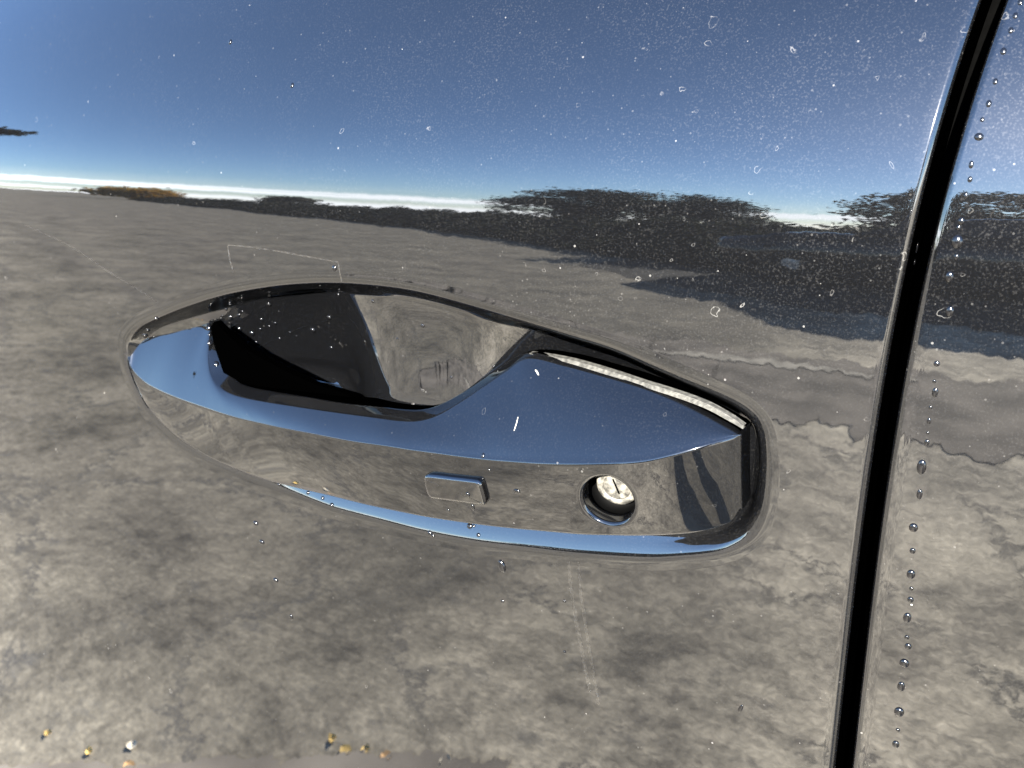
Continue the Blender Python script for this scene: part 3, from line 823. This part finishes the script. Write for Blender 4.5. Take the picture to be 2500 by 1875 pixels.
bowl = [
    (354, 819, 12, 'lowest of three bright water drops on the upper left edge of the handle recess'),
    (361, 806, 9, 'middle of three bright water drops on the upper left edge of the handle recess'),
    (383, 778, 10, 'highest of three bright water drops on the upper left edge of the handle recess'),
    (509, 800, 13, 'topmost water drop on the inner left corner of the grip'),
    (513, 817, 9, 'small second water drop on the inner left corner of the grip'),
    (514, 837, 13, 'third water drop down the inner left corner of the grip'),
    (528, 888, 12, 'lowest water drop on the inner left edge of the grip'),
    (563, 775, 10, 'tiny water drop among the scatter in the dark left part of the handle recess'),
    (583, 770, 8, 'tiny water drop among the scatter in the dark left part of the handle recess'),
    (639, 780, 8, 'tiny water drop among the scatter in the dark left part of the handle recess'),
    (615, 814, 12, 'larger bright water drop in the middle of the scatter in the dark recess'),
    (585, 803, 10, 'tiny water drop among the scatter in the dark left part of the handle recess'),
    (657, 743, 10, 'lower of two water drops near the top of the dark part of the recess'),
    (659, 722, 9, 'upper of two water drops near the top of the dark part of the recess'),
    (672, 789, 8, 'tiny water drop among the scatter in the dark left part of the handle recess'),
    (683, 827, 8, 'tiny water drop among the scatter in the dark left part of the handle recess'),
    (764, 806, 14, 'biggest bright water drop alone in the dark part of the handle recess'),
    (809, 849, 10, 'bright water drop at the lower right edge of the dark part of the recess'),
    (804, 775, 12, 'bright water drop at the upper right edge of the dark part of the recess'),
    (708, 811, 6, 'tiny water drop among the scatter in the dark left part of the handle recess'),
    (566, 815, 8, 'tiny water drop among the scatter in the dark left part of the handle recess'),
    (552, 755, 7, 'tiny water drop among the scatter in the dark left part of the handle recess'),
    (592, 760, 6, 'tiny water drop among the scatter in the dark left part of the handle recess'),
    (626, 836, 8, 'tiny water drop among the scatter in the dark left part of the handle recess'),
    (636, 804, 7, 'tiny water drop among the scatter in the dark left part of the handle recess'),
    (657, 796, 5, 'tiny water drop among the scatter in the dark left part of the handle recess'),
    (725, 820, 5, 'tiny water drop among the scatter in the dark left part of the handle recess'),
    (544, 771, 6, 'tiny water drop among the scatter in the dark left part of the handle recess'),
    (1032, 795, 9, 'brightest water drop in the brown right part of the handle recess'),
    (970, 827, 6, 'tiny water drop left of the brightest one in the brown part of the recess'),
    (1102, 921, 6, 'tiny water drop low in the brown part of the recess near the grip'),
    (1206, 895, 6, 'tiny water drop in the dark right corner of the recess'),
    (910, 735, 8, 'right of two water drops just under the upper rim of the recess'),
    (826, 719, 8, 'left of two water drops just under the upper rim of the recess'),
]
for px, py, r_, lab in bowl:
    drop(px, py, r_, r_, lab, 'water drops in the handle recess')

# ------------------------------------------------------------------ ground
def ground_mat():
    m, t, p, out = new_mat('worn_ground'); L = t.links.new
    p.inputs['Roughness'].default_value = 0.9; p.inputs['Specular IOR Level'].default_value = 0.15
    co = node(t, 'ShaderNodeTexCoord')
    a = node(t, 'ShaderNodeTexNoise', i_Scale=2.2, i_Detail=8.0, i_Roughness=0.62); L(co.outputs['Object'], a.inputs['Vector'])
    b = node(t, 'ShaderNodeTexNoise', i_Scale=15.0, i_Detail=9.0, i_Roughness=0.74); L(co.outputs['Object'], b.inputs['Vector'])
    g = node(t, 'ShaderNodeTexNoise', i_Scale=90.0, i_Detail=2.0); L(co.outputs['Object'], g.inputs['Vector'])
    r = node(t, 'ShaderNodeValToRGB'); e = r.color_ramp.elements
    e[0].position, e[0].color = 0.39, (0.13, 0.118, 0.100, 1)
    e[1].position, e[1].color = 0.61, (0.52, 0.47, 0.385, 1)
    q = e.new(0.5); q.color = (0.34, 0.308, 0.255, 1)
    s = math_n(t, 'ADD', math_n(t, 'MULTIPLY', a.outputs['Fac'], 0.55), math_n(t, 'MULTIPLY', b.outputs['Fac'], 0.45))
    L(s, r.inputs[0])
    mx = node(t, 'ShaderNodeMix', data_type='RGBA', blend_type='MULTIPLY'); mx.inputs['Factor'].default_value = 1
    L(r.outputs[0], mx.inputs['A'])
    gr = node(t, 'ShaderNodeMapRange'); L(g.outputs['Fac'], gr.inputs[0]); gr.inputs[1].default_value = 0.3; gr.inputs[2].default_value = 0.7; gr.inputs[3].default_value = 0.8; gr.inputs[4].default_value = 1.18
    cmb = node(t, 'ShaderNodeCombineColor')
    for k in range(3): L(gr.outputs[0], cmb.inputs[k])
    L(cmb.outputs[0], mx.inputs['B'])
    sx = node(t, 'ShaderNodeSeparateXYZ'); L(co.outputs['Object'], sx.inputs[0])
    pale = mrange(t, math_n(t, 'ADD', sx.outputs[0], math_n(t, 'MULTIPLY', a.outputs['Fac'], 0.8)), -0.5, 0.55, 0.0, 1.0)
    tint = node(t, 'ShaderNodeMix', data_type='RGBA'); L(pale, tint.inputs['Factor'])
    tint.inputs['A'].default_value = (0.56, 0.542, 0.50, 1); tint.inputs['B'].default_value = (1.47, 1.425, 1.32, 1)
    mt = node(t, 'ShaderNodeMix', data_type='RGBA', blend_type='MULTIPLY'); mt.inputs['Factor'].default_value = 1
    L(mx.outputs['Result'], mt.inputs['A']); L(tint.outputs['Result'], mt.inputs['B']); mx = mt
    # darker stains
    bl = node(t, 'ShaderNodeTexNoise', i_Scale=9.0, i_Detail=4.0, i_Roughness=0.7); L(co.outputs['Object'], bl.inputs['Vector'])
    st = math_n(t, 'MULTIPLY', mrange(t, bl.outputs['Fac'], 0.56, 0.70), 0.6)
    ms = node(t, 'ShaderNodeMix', data_type='RGBA'); L(st, ms.inputs['Factor']); L(mx.outputs['Result'], ms.inputs['A']); ms.inputs['B'].default_value = (0.10, 0.094, 0.085, 1); mx = ms
    # stones of the worn surface
    vs_ = node(t, 'ShaderNodeTexVoronoi', i_Scale=55.0); L(co.outputs['Object'], vs_.inputs['Vector'])
    sv_ = node(t, 'ShaderNodeSeparateColor'); L(vs_.outputs['Color'], sv_.inputs[0])
    stn = math_n(t, 'MULTIPLY', mrange(t, sv_.outputs[0], 0.0, 1.0, 0.88, 1.12, False), mrange(t, vs_.outputs['Distance'], 0.25, 0.75, 1.03, 0.86))
    rear_tone = mrange(t, math_n(t, 'ADD', sx.outputs[0], math_n(t, 'MULTIPLY', a.outputs['Fac'], 0.5)), 0.50, 0.92, 1.0, 0.30)  # ground gets darker towards the rear of the car
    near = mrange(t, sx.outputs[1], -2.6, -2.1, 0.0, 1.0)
    rear_tone = math_n(t, 'ADD', math_n(t, 'MULTIPLY', rear_tone, near), math_n(t, 'SUBTRACT', 1.0, near))
    cs_ = node(t, 'ShaderNodeCombineColor'); val = math_n(t, 'MULTIPLY', stn, rear_tone)
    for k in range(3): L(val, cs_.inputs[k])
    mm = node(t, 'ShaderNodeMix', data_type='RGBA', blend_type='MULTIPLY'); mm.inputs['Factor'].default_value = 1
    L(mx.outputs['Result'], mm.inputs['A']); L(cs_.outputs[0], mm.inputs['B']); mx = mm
    # cracks
    wv = node(t, 'ShaderNodeVectorMath', operation='ADD')
    sc = node(t, 'ShaderNodeVectorMath', operation='SCALE'); sc.inputs[3].default_value = 0.35; L(b.outputs['Color'], sc.inputs[0])
    L(co.outputs['Object'], wv.inputs[0]); L(sc.outputs[0], wv.inputs[1])
    v = node(t, 'ShaderNodeTexVoronoi', feature='DISTANCE_TO_EDGE', i_Scale=1.9); L(wv.outputs[0], v.inputs['Vector'])
    cr = mrange(t, v.outputs['Distance'], 0.0, 0.038, 1.0, 0.0)
    cr = math_n(t, 'MULTIPLY', cr, mrange(t, a.outputs['Fac'], 0.40, 0.56, 0.1, 0.85))
    m3 = node(t, 'ShaderNodeMix', data_type='RGBA'); L(cr, m3.inputs['Factor']); L(mx.outputs['Result'], m3.inputs['A']); m3.inputs['B'].default_value = (0.07, 0.066, 0.06, 1)
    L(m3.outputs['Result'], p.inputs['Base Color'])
    bp = node(t, 'ShaderNodeBump', i_Strength=0.3, i_Distance=0.004); L(g.outputs['Fac'], bp.inputs['Height']); L(bp.outputs[0], p.inputs['Normal'])
    return m
MAT['ground'] = ground_mat()
xs = np.array([-1500, -400, -120, -40, -15, -6, -2, 0, 2, 6, 15, 40, 120, 400, 1500.])
gv = [(x, y, 0) for y in xs for x in xs]
g = link('ground', gv, grid_faces(len(xs), len(xs)), MAT['ground'], smooth=False); tag(g, kind='structure')

MAT['dark_ground'] = plain('darker_ground', (0.185, 0.160, 0.130), 0.9, 0.15, 0.42, 4)
def strip_sheet(name, inner, outer, z, wob, mat='dark_ground'):
    n = 160; V = []
    for k in range(n):
        t = k / (n - 1)
        for pl in (inner, outer):
            pl_ = np.array(pl, float); q = np.linspace(0, 1, len(pl_))
            x, y = np.interp(t, q, pl_[:, 0]), np.interp(t, q, pl_[:, 1])
            V.append((x, y + wob * (math.sin(t*37 + len(name)) * .4 + rng.normal() * .35 + math.sin(t*90) * .3), z))
    g_ = link(name, V, [(2*k, 2*k+1, 2*k+3, 2*k+2) for k in range(n - 1)], MAT[mat], smooth=False)
    return tag(g_, kind='structure')
strip_sheet('asphalt_patch', [(-2.6, -3.1), (-1.2, -2.75), (0, -2.55), (1.5, -2.5)], [(-2.9, -3.5), (-1.6, -3.75), (0, -3.65), (1.5, -3.7)], 0.004, 0.11)  # darker band of ground across the lot
strip_sheet('asphalt_seam', [(-1.3, 0.1), (-1.0, 0.05), (-0.75, -0.1), (-0.55, -0.25), (-0.36, -0.44)], [(-1.3, -0.02), (-1.06, -0.165), (-0.75, -0.375), (-0.52, -0.505), (-0.36, -0.565)], 0.004, 0.012)  # darker strip of ground beside the car
MAT['sand'] = plain('pale_sand', (0.42, 0.38, 0.31), 0.95, 0.1, 0.3, 12)
MAT['car_shade'] = plain('parking_asphalt', (0.045, 0.043, 0.04), 0.95, 0.1, 0.3, 3)
strip_sheet('parking_asphalt', [(-3.3, -7.6), (-1.9, -6.35), (-0.7, -5.6), (1.0, -5.15), (5.0, -5.1)], [(-3.6, -12.0), (-1.9, -12.0), (-0.7, -12.0), (1.0, -12.0), (5.0, -12.0)], 0.004, 0.08, 'car_shade')  # dark sheet cut to the far car's shadow edge, deepening its shade by colour
strip_sheet('sand_streak', [(-1.15, -3.40), (-0.6, -3.38), (-0.1, -3.44)], [(-1.15, -3.43), (-0.6, -3.52), (-0.1, -3.47)], 0.008, 0.02, 'sand')

# ------------------------------------------------------------------ hedges and trees across the lot (seen as reflections)
def foliage_mat(name, c):
    m, t, p, out = new_mat(name); L = t.links.new
    p.inputs['Roughness'].default_value = 0.8; p.inputs['Specular IOR Level'].default_value = 0.1
    oi = node(t, 'ShaderNodeTexCoord'); n = node(t, 'ShaderNodeTexNoise', i_Scale=3.0, i_Detail=3.0); L(oi.outputs['Object'], n.inputs['Vector'])
    mx = node(t, 'ShaderNodeMix', data_type='RGBA'); L(mrange(t, n.outputs['Fac'], 0.3, 0.7), mx.inputs['Factor'])
    mx.inputs['A'].default_value = tuple(k * 0.6 for k in c) + (1,); mx.inputs['B'].default_value = tuple(k * 1.4 for k in c) + (1,)
    L(mx.outputs['Result'], p.inputs['Base Color'])
    tl = node(t, 'ShaderNodeBsdfTranslucent'); L(mx.outputs['Result'], tl.inputs[0])
    ms = node(t, 'ShaderNodeMixShader', i_0=0.5); L(p.outputs[0], ms.inputs[1]); L(tl.outputs[0], ms.inputs[2]); L(ms.outputs[0], out.inputs[0])
    return m
MAT['leaf'] = foliage_mat('foliage_dark', (0.013, 0.015, 0.009))
MAT['leaf_gold'] = foliage_mat('foliage_gold', (0.30, 0.17, 0.025))
MAT['bark'] = plain('bark', (0.06, 0.05, 0.04), 0.9, 0.1, 0.4, 8)
def leaf_cloud(name, pts, size, mat, parent):
    n = len(pts)
    nrm = rng.normal(size=(n, 3)); nrm /= np.linalg.norm(nrm, axis=1, keepdims=True)
    a = np.cross(nrm, rng.normal(size=(n, 3))); a /= np.linalg.norm(a, axis=1, keepdims=True)
    b = np.cross(nrm, a); s = size * rng.uniform(0.5, 1.3, n)[:, None]
    v = np.stack([pts + a*s, pts + b*s*0.6, pts - a*s, pts - b*s*0.6], 1).reshape(-1, 3)
    f = [(4*i, 4*i+1, 4*i+2, 4*i+3) for i in range(n)]
    return link(name, v, f, mat, parent, smooth=False)
def tube(p0, p1, r0, r1, seg=8):
    p0, p1 = np.array(p0, float), np.array(p1, float); d = p1 - p0; d /= np.linalg.norm(d)
    a = np.cross(d, [0.3, 0.9, 0.1]); a /= np.linalg.norm(a); b = np.cross(d, a)
    v = [p + (a*math.cos(2*math.pi*k/seg) + b*math.sin(2*math.pi*k/seg)) * r for p, r in ((p0, r0), (p1, r1)) for k in range(seg)]
    return v, grid_faces(2, seg, wrap=True)
def make_tree(name, x, y, h, rad, label, nclump=26, per=130, bottom=0.3, mat='leaf', leaf=0.09):
    root = bpy.data.objects.new(name, None); COL.objects.link(root); root.location = (x, y, 0)
    tag(root, label, 'tree', 'trees across the lot mirrored in the paint')
    V, Fc = [], []
    def add(p0, p1, r0, r1):
        v, f = tube(p0, p1, r0, r1); o_ = len(V); V.extend(v); Fc.extend([tuple(o_ + i for i in q) for q in f])
    add((x, y, 0), (x, y, h*0.6), 0.05*h*0.5, 0.03*h*0.5)
    pts = []
    for _ in range(nclump):
        an = rng.uniform(0, 6.283); rr = rad * math.sqrt(rng.uniform(0.02, 1)); zc = h * rng.uniform(bottom, 0.95)
        taper = 1 - 0.55 * max(0, (zc / h - 0.6) / 0.4)
        c = np.array([x + math.cos(an)*rr*taper, y + math.sin(an)*rr*taper, zc])
        add((x, y, max(0.2*h, zc - rr*0.6)), c, 0.02*h*0.5, 0.008*h*0.5)
        pts.append(c + rng.normal(size=(per, 3)) * np.array([1, 1, 0.5]) * rad * 0.17)
    link('trunk', V, Fc, MAT['bark'], root)
    leaf_cloud('crown', np.vstack(pts), leaf, MAT[mat], root)
    return root
def az_pt(az, d): return (math.sin(R(az)) * d, -math.cos(R(az)) * d)
for az, d, h, rad, lab, kw in (
    (-25.5, 30, 4.2, 2.4, 'dark flat topped tree across the lot, first of the dense group', dict(per=300)),
    (-22, 31, 4.5, 2.6, 'dark flat topped tree across the lot, second of the dense group', dict(per=300)),
    (-18.5, 32, 4.4, 2.6, 'dark spreading tree across the lot, third of the dense group', dict(per=300)),
    (-15.5, 33, 3.5, 2.2, 'lower dark tree across the lot at the right end of the dense group', dict(per=300)),
    (-2, 20, 3.9, 2.0, 'open branched tree across the lot just left of the mirrored door gap', dict(per=200)),
    (4, 20, 4.0, 2.6, 'open branched tree across the lot mirrored right of the door gap', dict(per=220)),
    (12, 22, 4.3, 3.0, 'rearmost open branched tree across the lot', dict(per=220)),
    (-43, 60, 2.3, 2.2, 'small round tree standing alone far across the lot', dict(leaf=0.16)),
    (-53, 70, 2.6, 3.5, 'golden autumn tree far across the lot', dict(mat='leaf_gold', leaf=0.25))):
    make_tree('tree', *az_pt(az, d), h, rad, lab, **kw)
# a tree to the front whose low bough reaches into the mirrored sky
root = bpy.data.objects.new('tree', None); COL.objects.link(root); root.location = (-7.4, -1.1, 0)
tag(root, 'tree at the front of the car whose low bough crosses the mirrored sky', 'tree', 'trees across the lot mirrored in the paint')
V, Fc = [], []
for p0, p1, r0, r1 in (((-7.4, -1.1, 0), (-7.4, -1.1, 2.7), .16, .08), ((-7.4, -1.1, 2.0), (-6.4, -1.9, 2.28), .06, .035), ((-6.4, -1.9, 2.28), (-5.62, -2.62, 2.30), .035, .012), ((-7.4, -1.1, 2.6), (-8.4, -.6, 3.6), .05, .02), ((-7.4, -1.1, 2.4), (-8.6, -.9, 3.2), .05, .02)):
    v, f = tube(p0, p1, r0, r1); o_ = len(V); V += v; Fc += [tuple(o_ + i for i in q) for q in f]
link('trunk', V, Fc, MAT['bark'], root)
t = rng.uniform(0, 1, (1500, 1)); bough = np.array([-6.7, -1.65, 2.24]) * (1 - t) + np.array([-5.55, -2.70, 2.30]) * t + rng.normal(size=(1500, 3)) * [.05, .05, .035]
crown = np.array([-8.6, -0.5, 3.6]) + rng.normal(size=(2500, 3)) * [.4, .3, .4]
leaf_cloud('crown', np.vstack([bough, crown]), 0.045, MAT['leaf'], root)
# the low hedge running away to the front
hp = np.array([(5.4, -10.6), (2.2, -10.6), (0.0, -10.2), (-2.2, -8.6), (-4.4, -10.2), (-10, -15.2), (-18, -20), (-32, -27.5), (-60, -45)])
pts = []
for k in range(len(hp) - 1):
    a, b = hp[k], hp[k+1]; ln = np.linalg.norm(b - a); n = int(min(16000, ln * 2600))
    t = rng.uniform(0, 1, n); u = rng.uniform(0, 1, n) ** 0.8
    nrm = np.array([b[1] - a[1], -(b[0] - a[0])]) / ln
    if nrm[1] > 0: nrm = -nrm
    c = a + (b - a) * t[:, None] + nrm * (u * 2.4 + rng.normal(size=n) * 0.12)[:, None]
    top = (0.14 + 0.98 * u ** 0.85) * (1 + 0.1 * np.sin(t * ln * 2.1 + k) + 0.06 * np.sin(t * ln * 5.3))
    pts.append(np.column_stack([c, np.clip(rng.uniform(0.0, 1, n) ** 0.5 * top, 0.02, None)]))
hedge = leaf_cloud('hedge', np.vstack(pts), 0.075, MAT['leaf'], None)
tag(hedge, 'low dark scrubby hedge along the far side of the lot, mirrored in the door', 'hedge')

# ------------------------------------------------------------------ the person who is mirrored in the end of the handle
def build_person(x, y, face):
    root = bpy.data.objects.new('person', None); COL.objects.link(root); root.location = (x, y, 0); root.rotation_euler = (0, 0, face)
    tag(root, 'person in a dark jacket and blue jeans standing on the lot, mirrored in the handle', 'person')
    V = [(0,0,.95,.145,.105),(0,0,1.12,.150,.105),(0,0.01,1.30,.165,.11),(0,.02,1.42,.12,.09),(0,.01,1.50,.055,.055),(0,-.01,1.57,.07,.085),(0,-.01,1.66,.078,.095),(0,0,1.72,.05,.06)]
    E = [(i, i+1) for i in range(7)]
    for s_ in (-1, 1):
        b = len(V); V += [(s_*.10,0,.86,.10,.10),(s_*.13,.0,.50,.088,.09),(s_*.15,.02,.10,.075,.08),(s_*.16,-.11,.045,.04,.035)]; E += [(0,b),(b,b+1),(b+1,b+2),(b+2,b+3)]
        b = len(V); V += [(s_*.19,.02,1.40,.065,.065),(s_*.25,.04,1.14,.05,.05),(s_*.20,-.16,1.02,.038,.038),(s_*.15,-.24,1.06,.028,.036)]; E += [(3,b),(b,b+1),(b+1,b+2),(b+2,b+3)]
        h0 = b + 3
        for k, (dx, ln) in enumerate(((-.028,.07),(-.01,.082),(.010,.078),(.028,.06))):
            b = len(V); V += [(s_*(.13)+dx,-.28,1.08,.010,.010),(s_*.11+dx,-.28-ln*.5,1.105,.009,.009),(s_*.09+dx,-.26-ln*.6,1.13,.008,.008)]; E += [(h0,b),(b,b+1),(b+1,b+2)]
        b = len(V); V += [(s_*.11,-.25,1.10,.011,.011),(s_*.085,-.27,1.13,.009,.009)]; E += [(h0,b),(b,b+1)]
    me = bpy.data.meshes.new('body'); me.from_pydata([v[:3] for v in V], E, [])
    ob = bpy.data.objects.new('body', me); COL.objects.link(ob)
    ob.modifiers.new('skin', 'SKIN'); sub = ob.modifiers.new('sub', 'SUBSURF'); sub.levels = 2
    for sv_, v in zip(me.skin_vertices[0].data, V): sv_.radius = v[3:5]
    me.skin_vertices[0].data[0].use_root = True
    dg = bpy.context.evaluated_depsgraph_get(); ev = ob.evaluated_get(dg); nm = bpy.data.meshes.new_from_object(ev)
    bpy.data.objects.remove(ob); nm.name = 'body'
    for m_ in ('jacket', 'jeans', 'skin', 'shoe'): nm.materials.append(MAT[m_])
    for p_ in nm.polygons:
        c = p_.center
        hand = c.y < -0.20 and c.z > 0.95
        p_.material_index = 2 if (c.z > 1.47 or hand) else (0 if c.z > 0.90 else (3 if c.z < 0.085 else 1)); p_.use_smooth = True
    bo = bpy.data.objects.new('body', nm); COL.objects.link(bo); bo.parent = root
    # hair: a cap over the skull
    hv = []
    for i in range(9):
        for k in range(20):
            a = math.pi * 0.62 * i / 8; b_ = 2*math.pi*k/20
            rr = 0.102 * math.sin(a) * (0.9 if math.sin(b_) < -0.4 and i > 5 else 1)
            hv.append((rr*0.88*math.cos(b_), 0.012 + rr*1.08*math.sin(b_), 1.655 + 0.112*math.cos(a) + (0.03 if math.sin(b_) < -0.4 and i > 6 else 0)))
    h = bpy.data.meshes.new('hair'); h.from_pydata(hv, [], grid_faces(9, 20, wrap=True)); h.materials.append(MAT['hair']); h.shade_smooth()
    ho = bpy.data.objects.new('hair', h); COL.objects.link(ho); ho.parent = root
MAT['jacket'] = plain('dark_jacket', (0.02, 0.02, 0.024), 0.9, 0.1, 0.3, 20)
MAT['jeans'] = plain('blue_jeans', (0.03, 0.055, 0.10), 0.9, 0.1, 0.3, 30)
MAT['skin'] = plain('skin', (0.45, 0.28, 0.20), 0.6, 0.3, 0.1, 20)
MAT['shoe'] = plain('shoe', (0.02, 0.02, 0.025), 0.7, 0.2, 0.2, 20)
MAT['hair'] = plain('hair', (0.03, 0.022, 0.015), 0.7, 0.2, 0.3, 60)
build_person(0.88, -1.6, R(-150))

# ------------------------------------------------------------------ fallen leaves beside the car, mirrored along the bottom of the door
def make_leaf(x, y, ln, ang, col, label):
    V, Fc = [], []
    n = 12
    for i in range(n):
        t = i / (n - 1); w_ = 0.36 * math.sin(math.pi * t ** 0.8) * ln + 0.002
        for k in (-1, -0.5, 0, 0.5, 1):
            lx, ly = (t - 0.5) * ln, k * w_
            V.append((x + lx*math.cos(ang) - ly*math.sin(ang), y + lx*math.sin(ang) + ly*math.cos(ang), 0.0015 + 0.0018*abs(k)**1.5 + 0.002*(t - .5)**2*4 + 0.0006*math.sin(9*t + k)))
    ob = link('fallen_leaf', V, grid_faces(n, 5), MAT[col])
    return tag(ob, label, 'leaf', 'fallen leaves on the ground beside the car')
MAT['yellow_leaf'] = plain('yellow_leaf', (0.55, 0.38, 0.12), 0.7, 0.2, 0.25, 40)
MAT['orange_leaf'] = plain('orange_leaf', (0.50, 0.30, 0.13), 0.7, 0.2, 0.25, 40)
MAT['pale_leaf'] = plain('pale_leaf', (0.62, 0.55, 0.42), 0.7, 0.2, 0.25, 40)
for x, y, ln, ang, col, lab in ((-1.08,-.23,.026,.4,'yellow_leaf','yellow fallen leaf nearest the front of the car'),(-.985,-.25,.035,1.2,'yellow_leaf','small yellow fallen leaf beside a pale one'),(-.93,-.30,.045,2.2,'pale_leaf','pale dried leaf on the ground beside the yellow ones'),(-.90,-.27,.055,.1,'orange_leaf','ochre fallen leaf behind the pale dried one'),
    (-.64,-.475,.035,.9,'yellow_leaf','small yellow leaf first of the cluster by the dark patch'),(-.605,-.468,.05,.2,'yellow_leaf','largest yellow leaf of the cluster by the dark patch'),(-.58,-.485,.035,2.0,'yellow_leaf','small yellow leaf last of the cluster by the dark patch'),(-.54,-.49,.045,.1,'orange_leaf','orange fallen leaf beside the yellow cluster'),(-.455,-.52,.04,2.3,'pale_leaf','pale curled leaf lying on the dark patch')):
    make_leaf(x, y, ln * 0.42, ang, col, lab)

# ------------------------------------------------------------------ the dark car parked across the lot, mirrored right of the handle
def parked_dark_car(x0, y0, rot):
    root = bpy.data.objects.new('parked_car', None); COL.objects.link(root); root.location = (x0, y0, 0); root.rotation_euler = (0, 0, rot)
    tag(root, 'dark car parked across the lot, mirrored in the paint right of the handle', 'car')
    def part(name, V, F, mat, parent=root, smooth=True):
        me = bpy.data.meshes.new(name); me.from_pydata(V, [], F)
        bm = bmesh.new(); bm.from_mesh(me); bmesh.ops.recalc_face_normals(bm, faces=bm.faces); bm.to_mesh(me); bm.free()
        if smooth: me.shade_smooth()
        me.materials.append(MAT[mat]); o_ = bpy.data.objects.new(name, me); COL.objects.link(o_); o_.parent = parent; return o_
    # lower body: sections along the length (x), half widths and shoulder heights
    st = [(-2.15, .45, .74, .62), (-2.05, .30, .84, .74), (-1.6, .16, .88, .86), (-1.0, .15, .90, .92), (0.0, .15, .91, .95), (1.0, .15, .91, .97), (1.7, .16, .89, .96), (2.1, .32, .84, .88), (2.2, .45, .76, .72)]
    V = []
    for x, zb, hw, zt in st:
        for y, z in ((-hw*.9, zb), (-hw, zb + (zt-zb)*.35), (-hw*.985, zb + (zt-zb)*.75), (-hw*.88, zt), (-hw*.4, zt + .035), (hw*.4, zt + .035), (hw*.88, zt), (hw*.985, zb + (zt-zb)*.75), (hw, zb + (zt-zb)*.35), (hw*.9, zb)):
            V.append((x, y, z))
    n = len(st)
    part('body', V, grid_faces(n, 10, wrap=True) + [tuple(range(10)), tuple(range((n-1)*10, n*10))], 'dark_paint')
    cs = [(-.95, .80, .95, .96), (-.25, .68, .92, 1.38), (.45, .66, .92, 1.45), (1.15, .66, .94, 1.40), (1.85, .78, .96, .99)]
    V = []
    for x, hw, zb, zt in cs:
        for y, z in ((-.82, zb), (-hw, zt - .05), (-hw*.6, zt), (hw*.6, zt), (hw, zt - .05), (.82, zb)): V.append((x, y, z))
    part('cabin', V, grid_faces(5, 6) + [], 'dark_paint')
    for sy in (-1, 1):
        for xa, xb, xc, xd in ((-.62, .32, .32, -.12), (.40, 1.50, 1.12, .40)):
            q = [(xa, sy*.825, .99), (xb, sy*.825, .99), (xc, sy*.70, 1.35), (xd, sy*.70, 1.33)]
            part('side_window', q + [(a, b - sy*.02, c) for a, b, c in q], [(0, 1, 2, 3), (7, 6, 5, 4), (0, 4, 5, 1), (1, 5, 6, 2), (2, 6, 7, 3), (3, 7, 4, 0)], 'car_glass', smooth=False)
        for wx in (-1.38, 1.38):
            V, F = [], []
            prof_ = [(.10, .0), (.20, .0), (.21, .02), (.30, .03), (.33, .06), (.33, .18), (.28, .21)]
            for r_, d_ in prof_:
                for k in range(24): V.append((wx + r_*math.cos(k*math.pi/12), sy*(.90 - d_), .33 + r_*math.sin(k*math.pi/12)))
            w_ = part('wheel', V, grid_faces(len(prof_), 24, wrap=True), 'tyre')
            V = [(wx + r_*math.cos(k*math.pi/12), sy*(.895 - d_), .33 + r_*math.sin(k*math.pi/12)) for r_, d_ in ((.205, .0), (.17, .03), (.05, .01)) for k in range(24)]
            part('rim', V, grid_faces(3, 24, wrap=True) + [tuple(range(48, 72))], 'alloy', w_)
        v, f = superell((-2.08, sy*.58, .66), (.05, .16, .06)); part('headlight', v, f, 'alloy')
        v, f = superell((2.16, sy*.60, .74), (.05, .16, .07)); part('tail_light', v, f, 'tail_red')
    return root
MAT['dark_paint'] = plain('dark_car_paint', (0.006, 0.006, 0.008), 0.06, 0.5)
MAT['car_glass'] = plain('car_glass', (0.004, 0.005, 0.006), 0.02, 0.6)
MAT['tyre'] = plain('tyre', (0.012, 0.012, 0.012), 0.85, 0.2)
MAT['alloy'] = plain('alloy', (0.35, 0.35, 0.36), 0.3, 0.5, 0.1, 20, 0.6)
MAT['tail_red'] = plain('tail_red', (0.20, 0.012, 0.012), 0.15, 0.5)
parked_dark_car(0.25, -8.1, R(9))
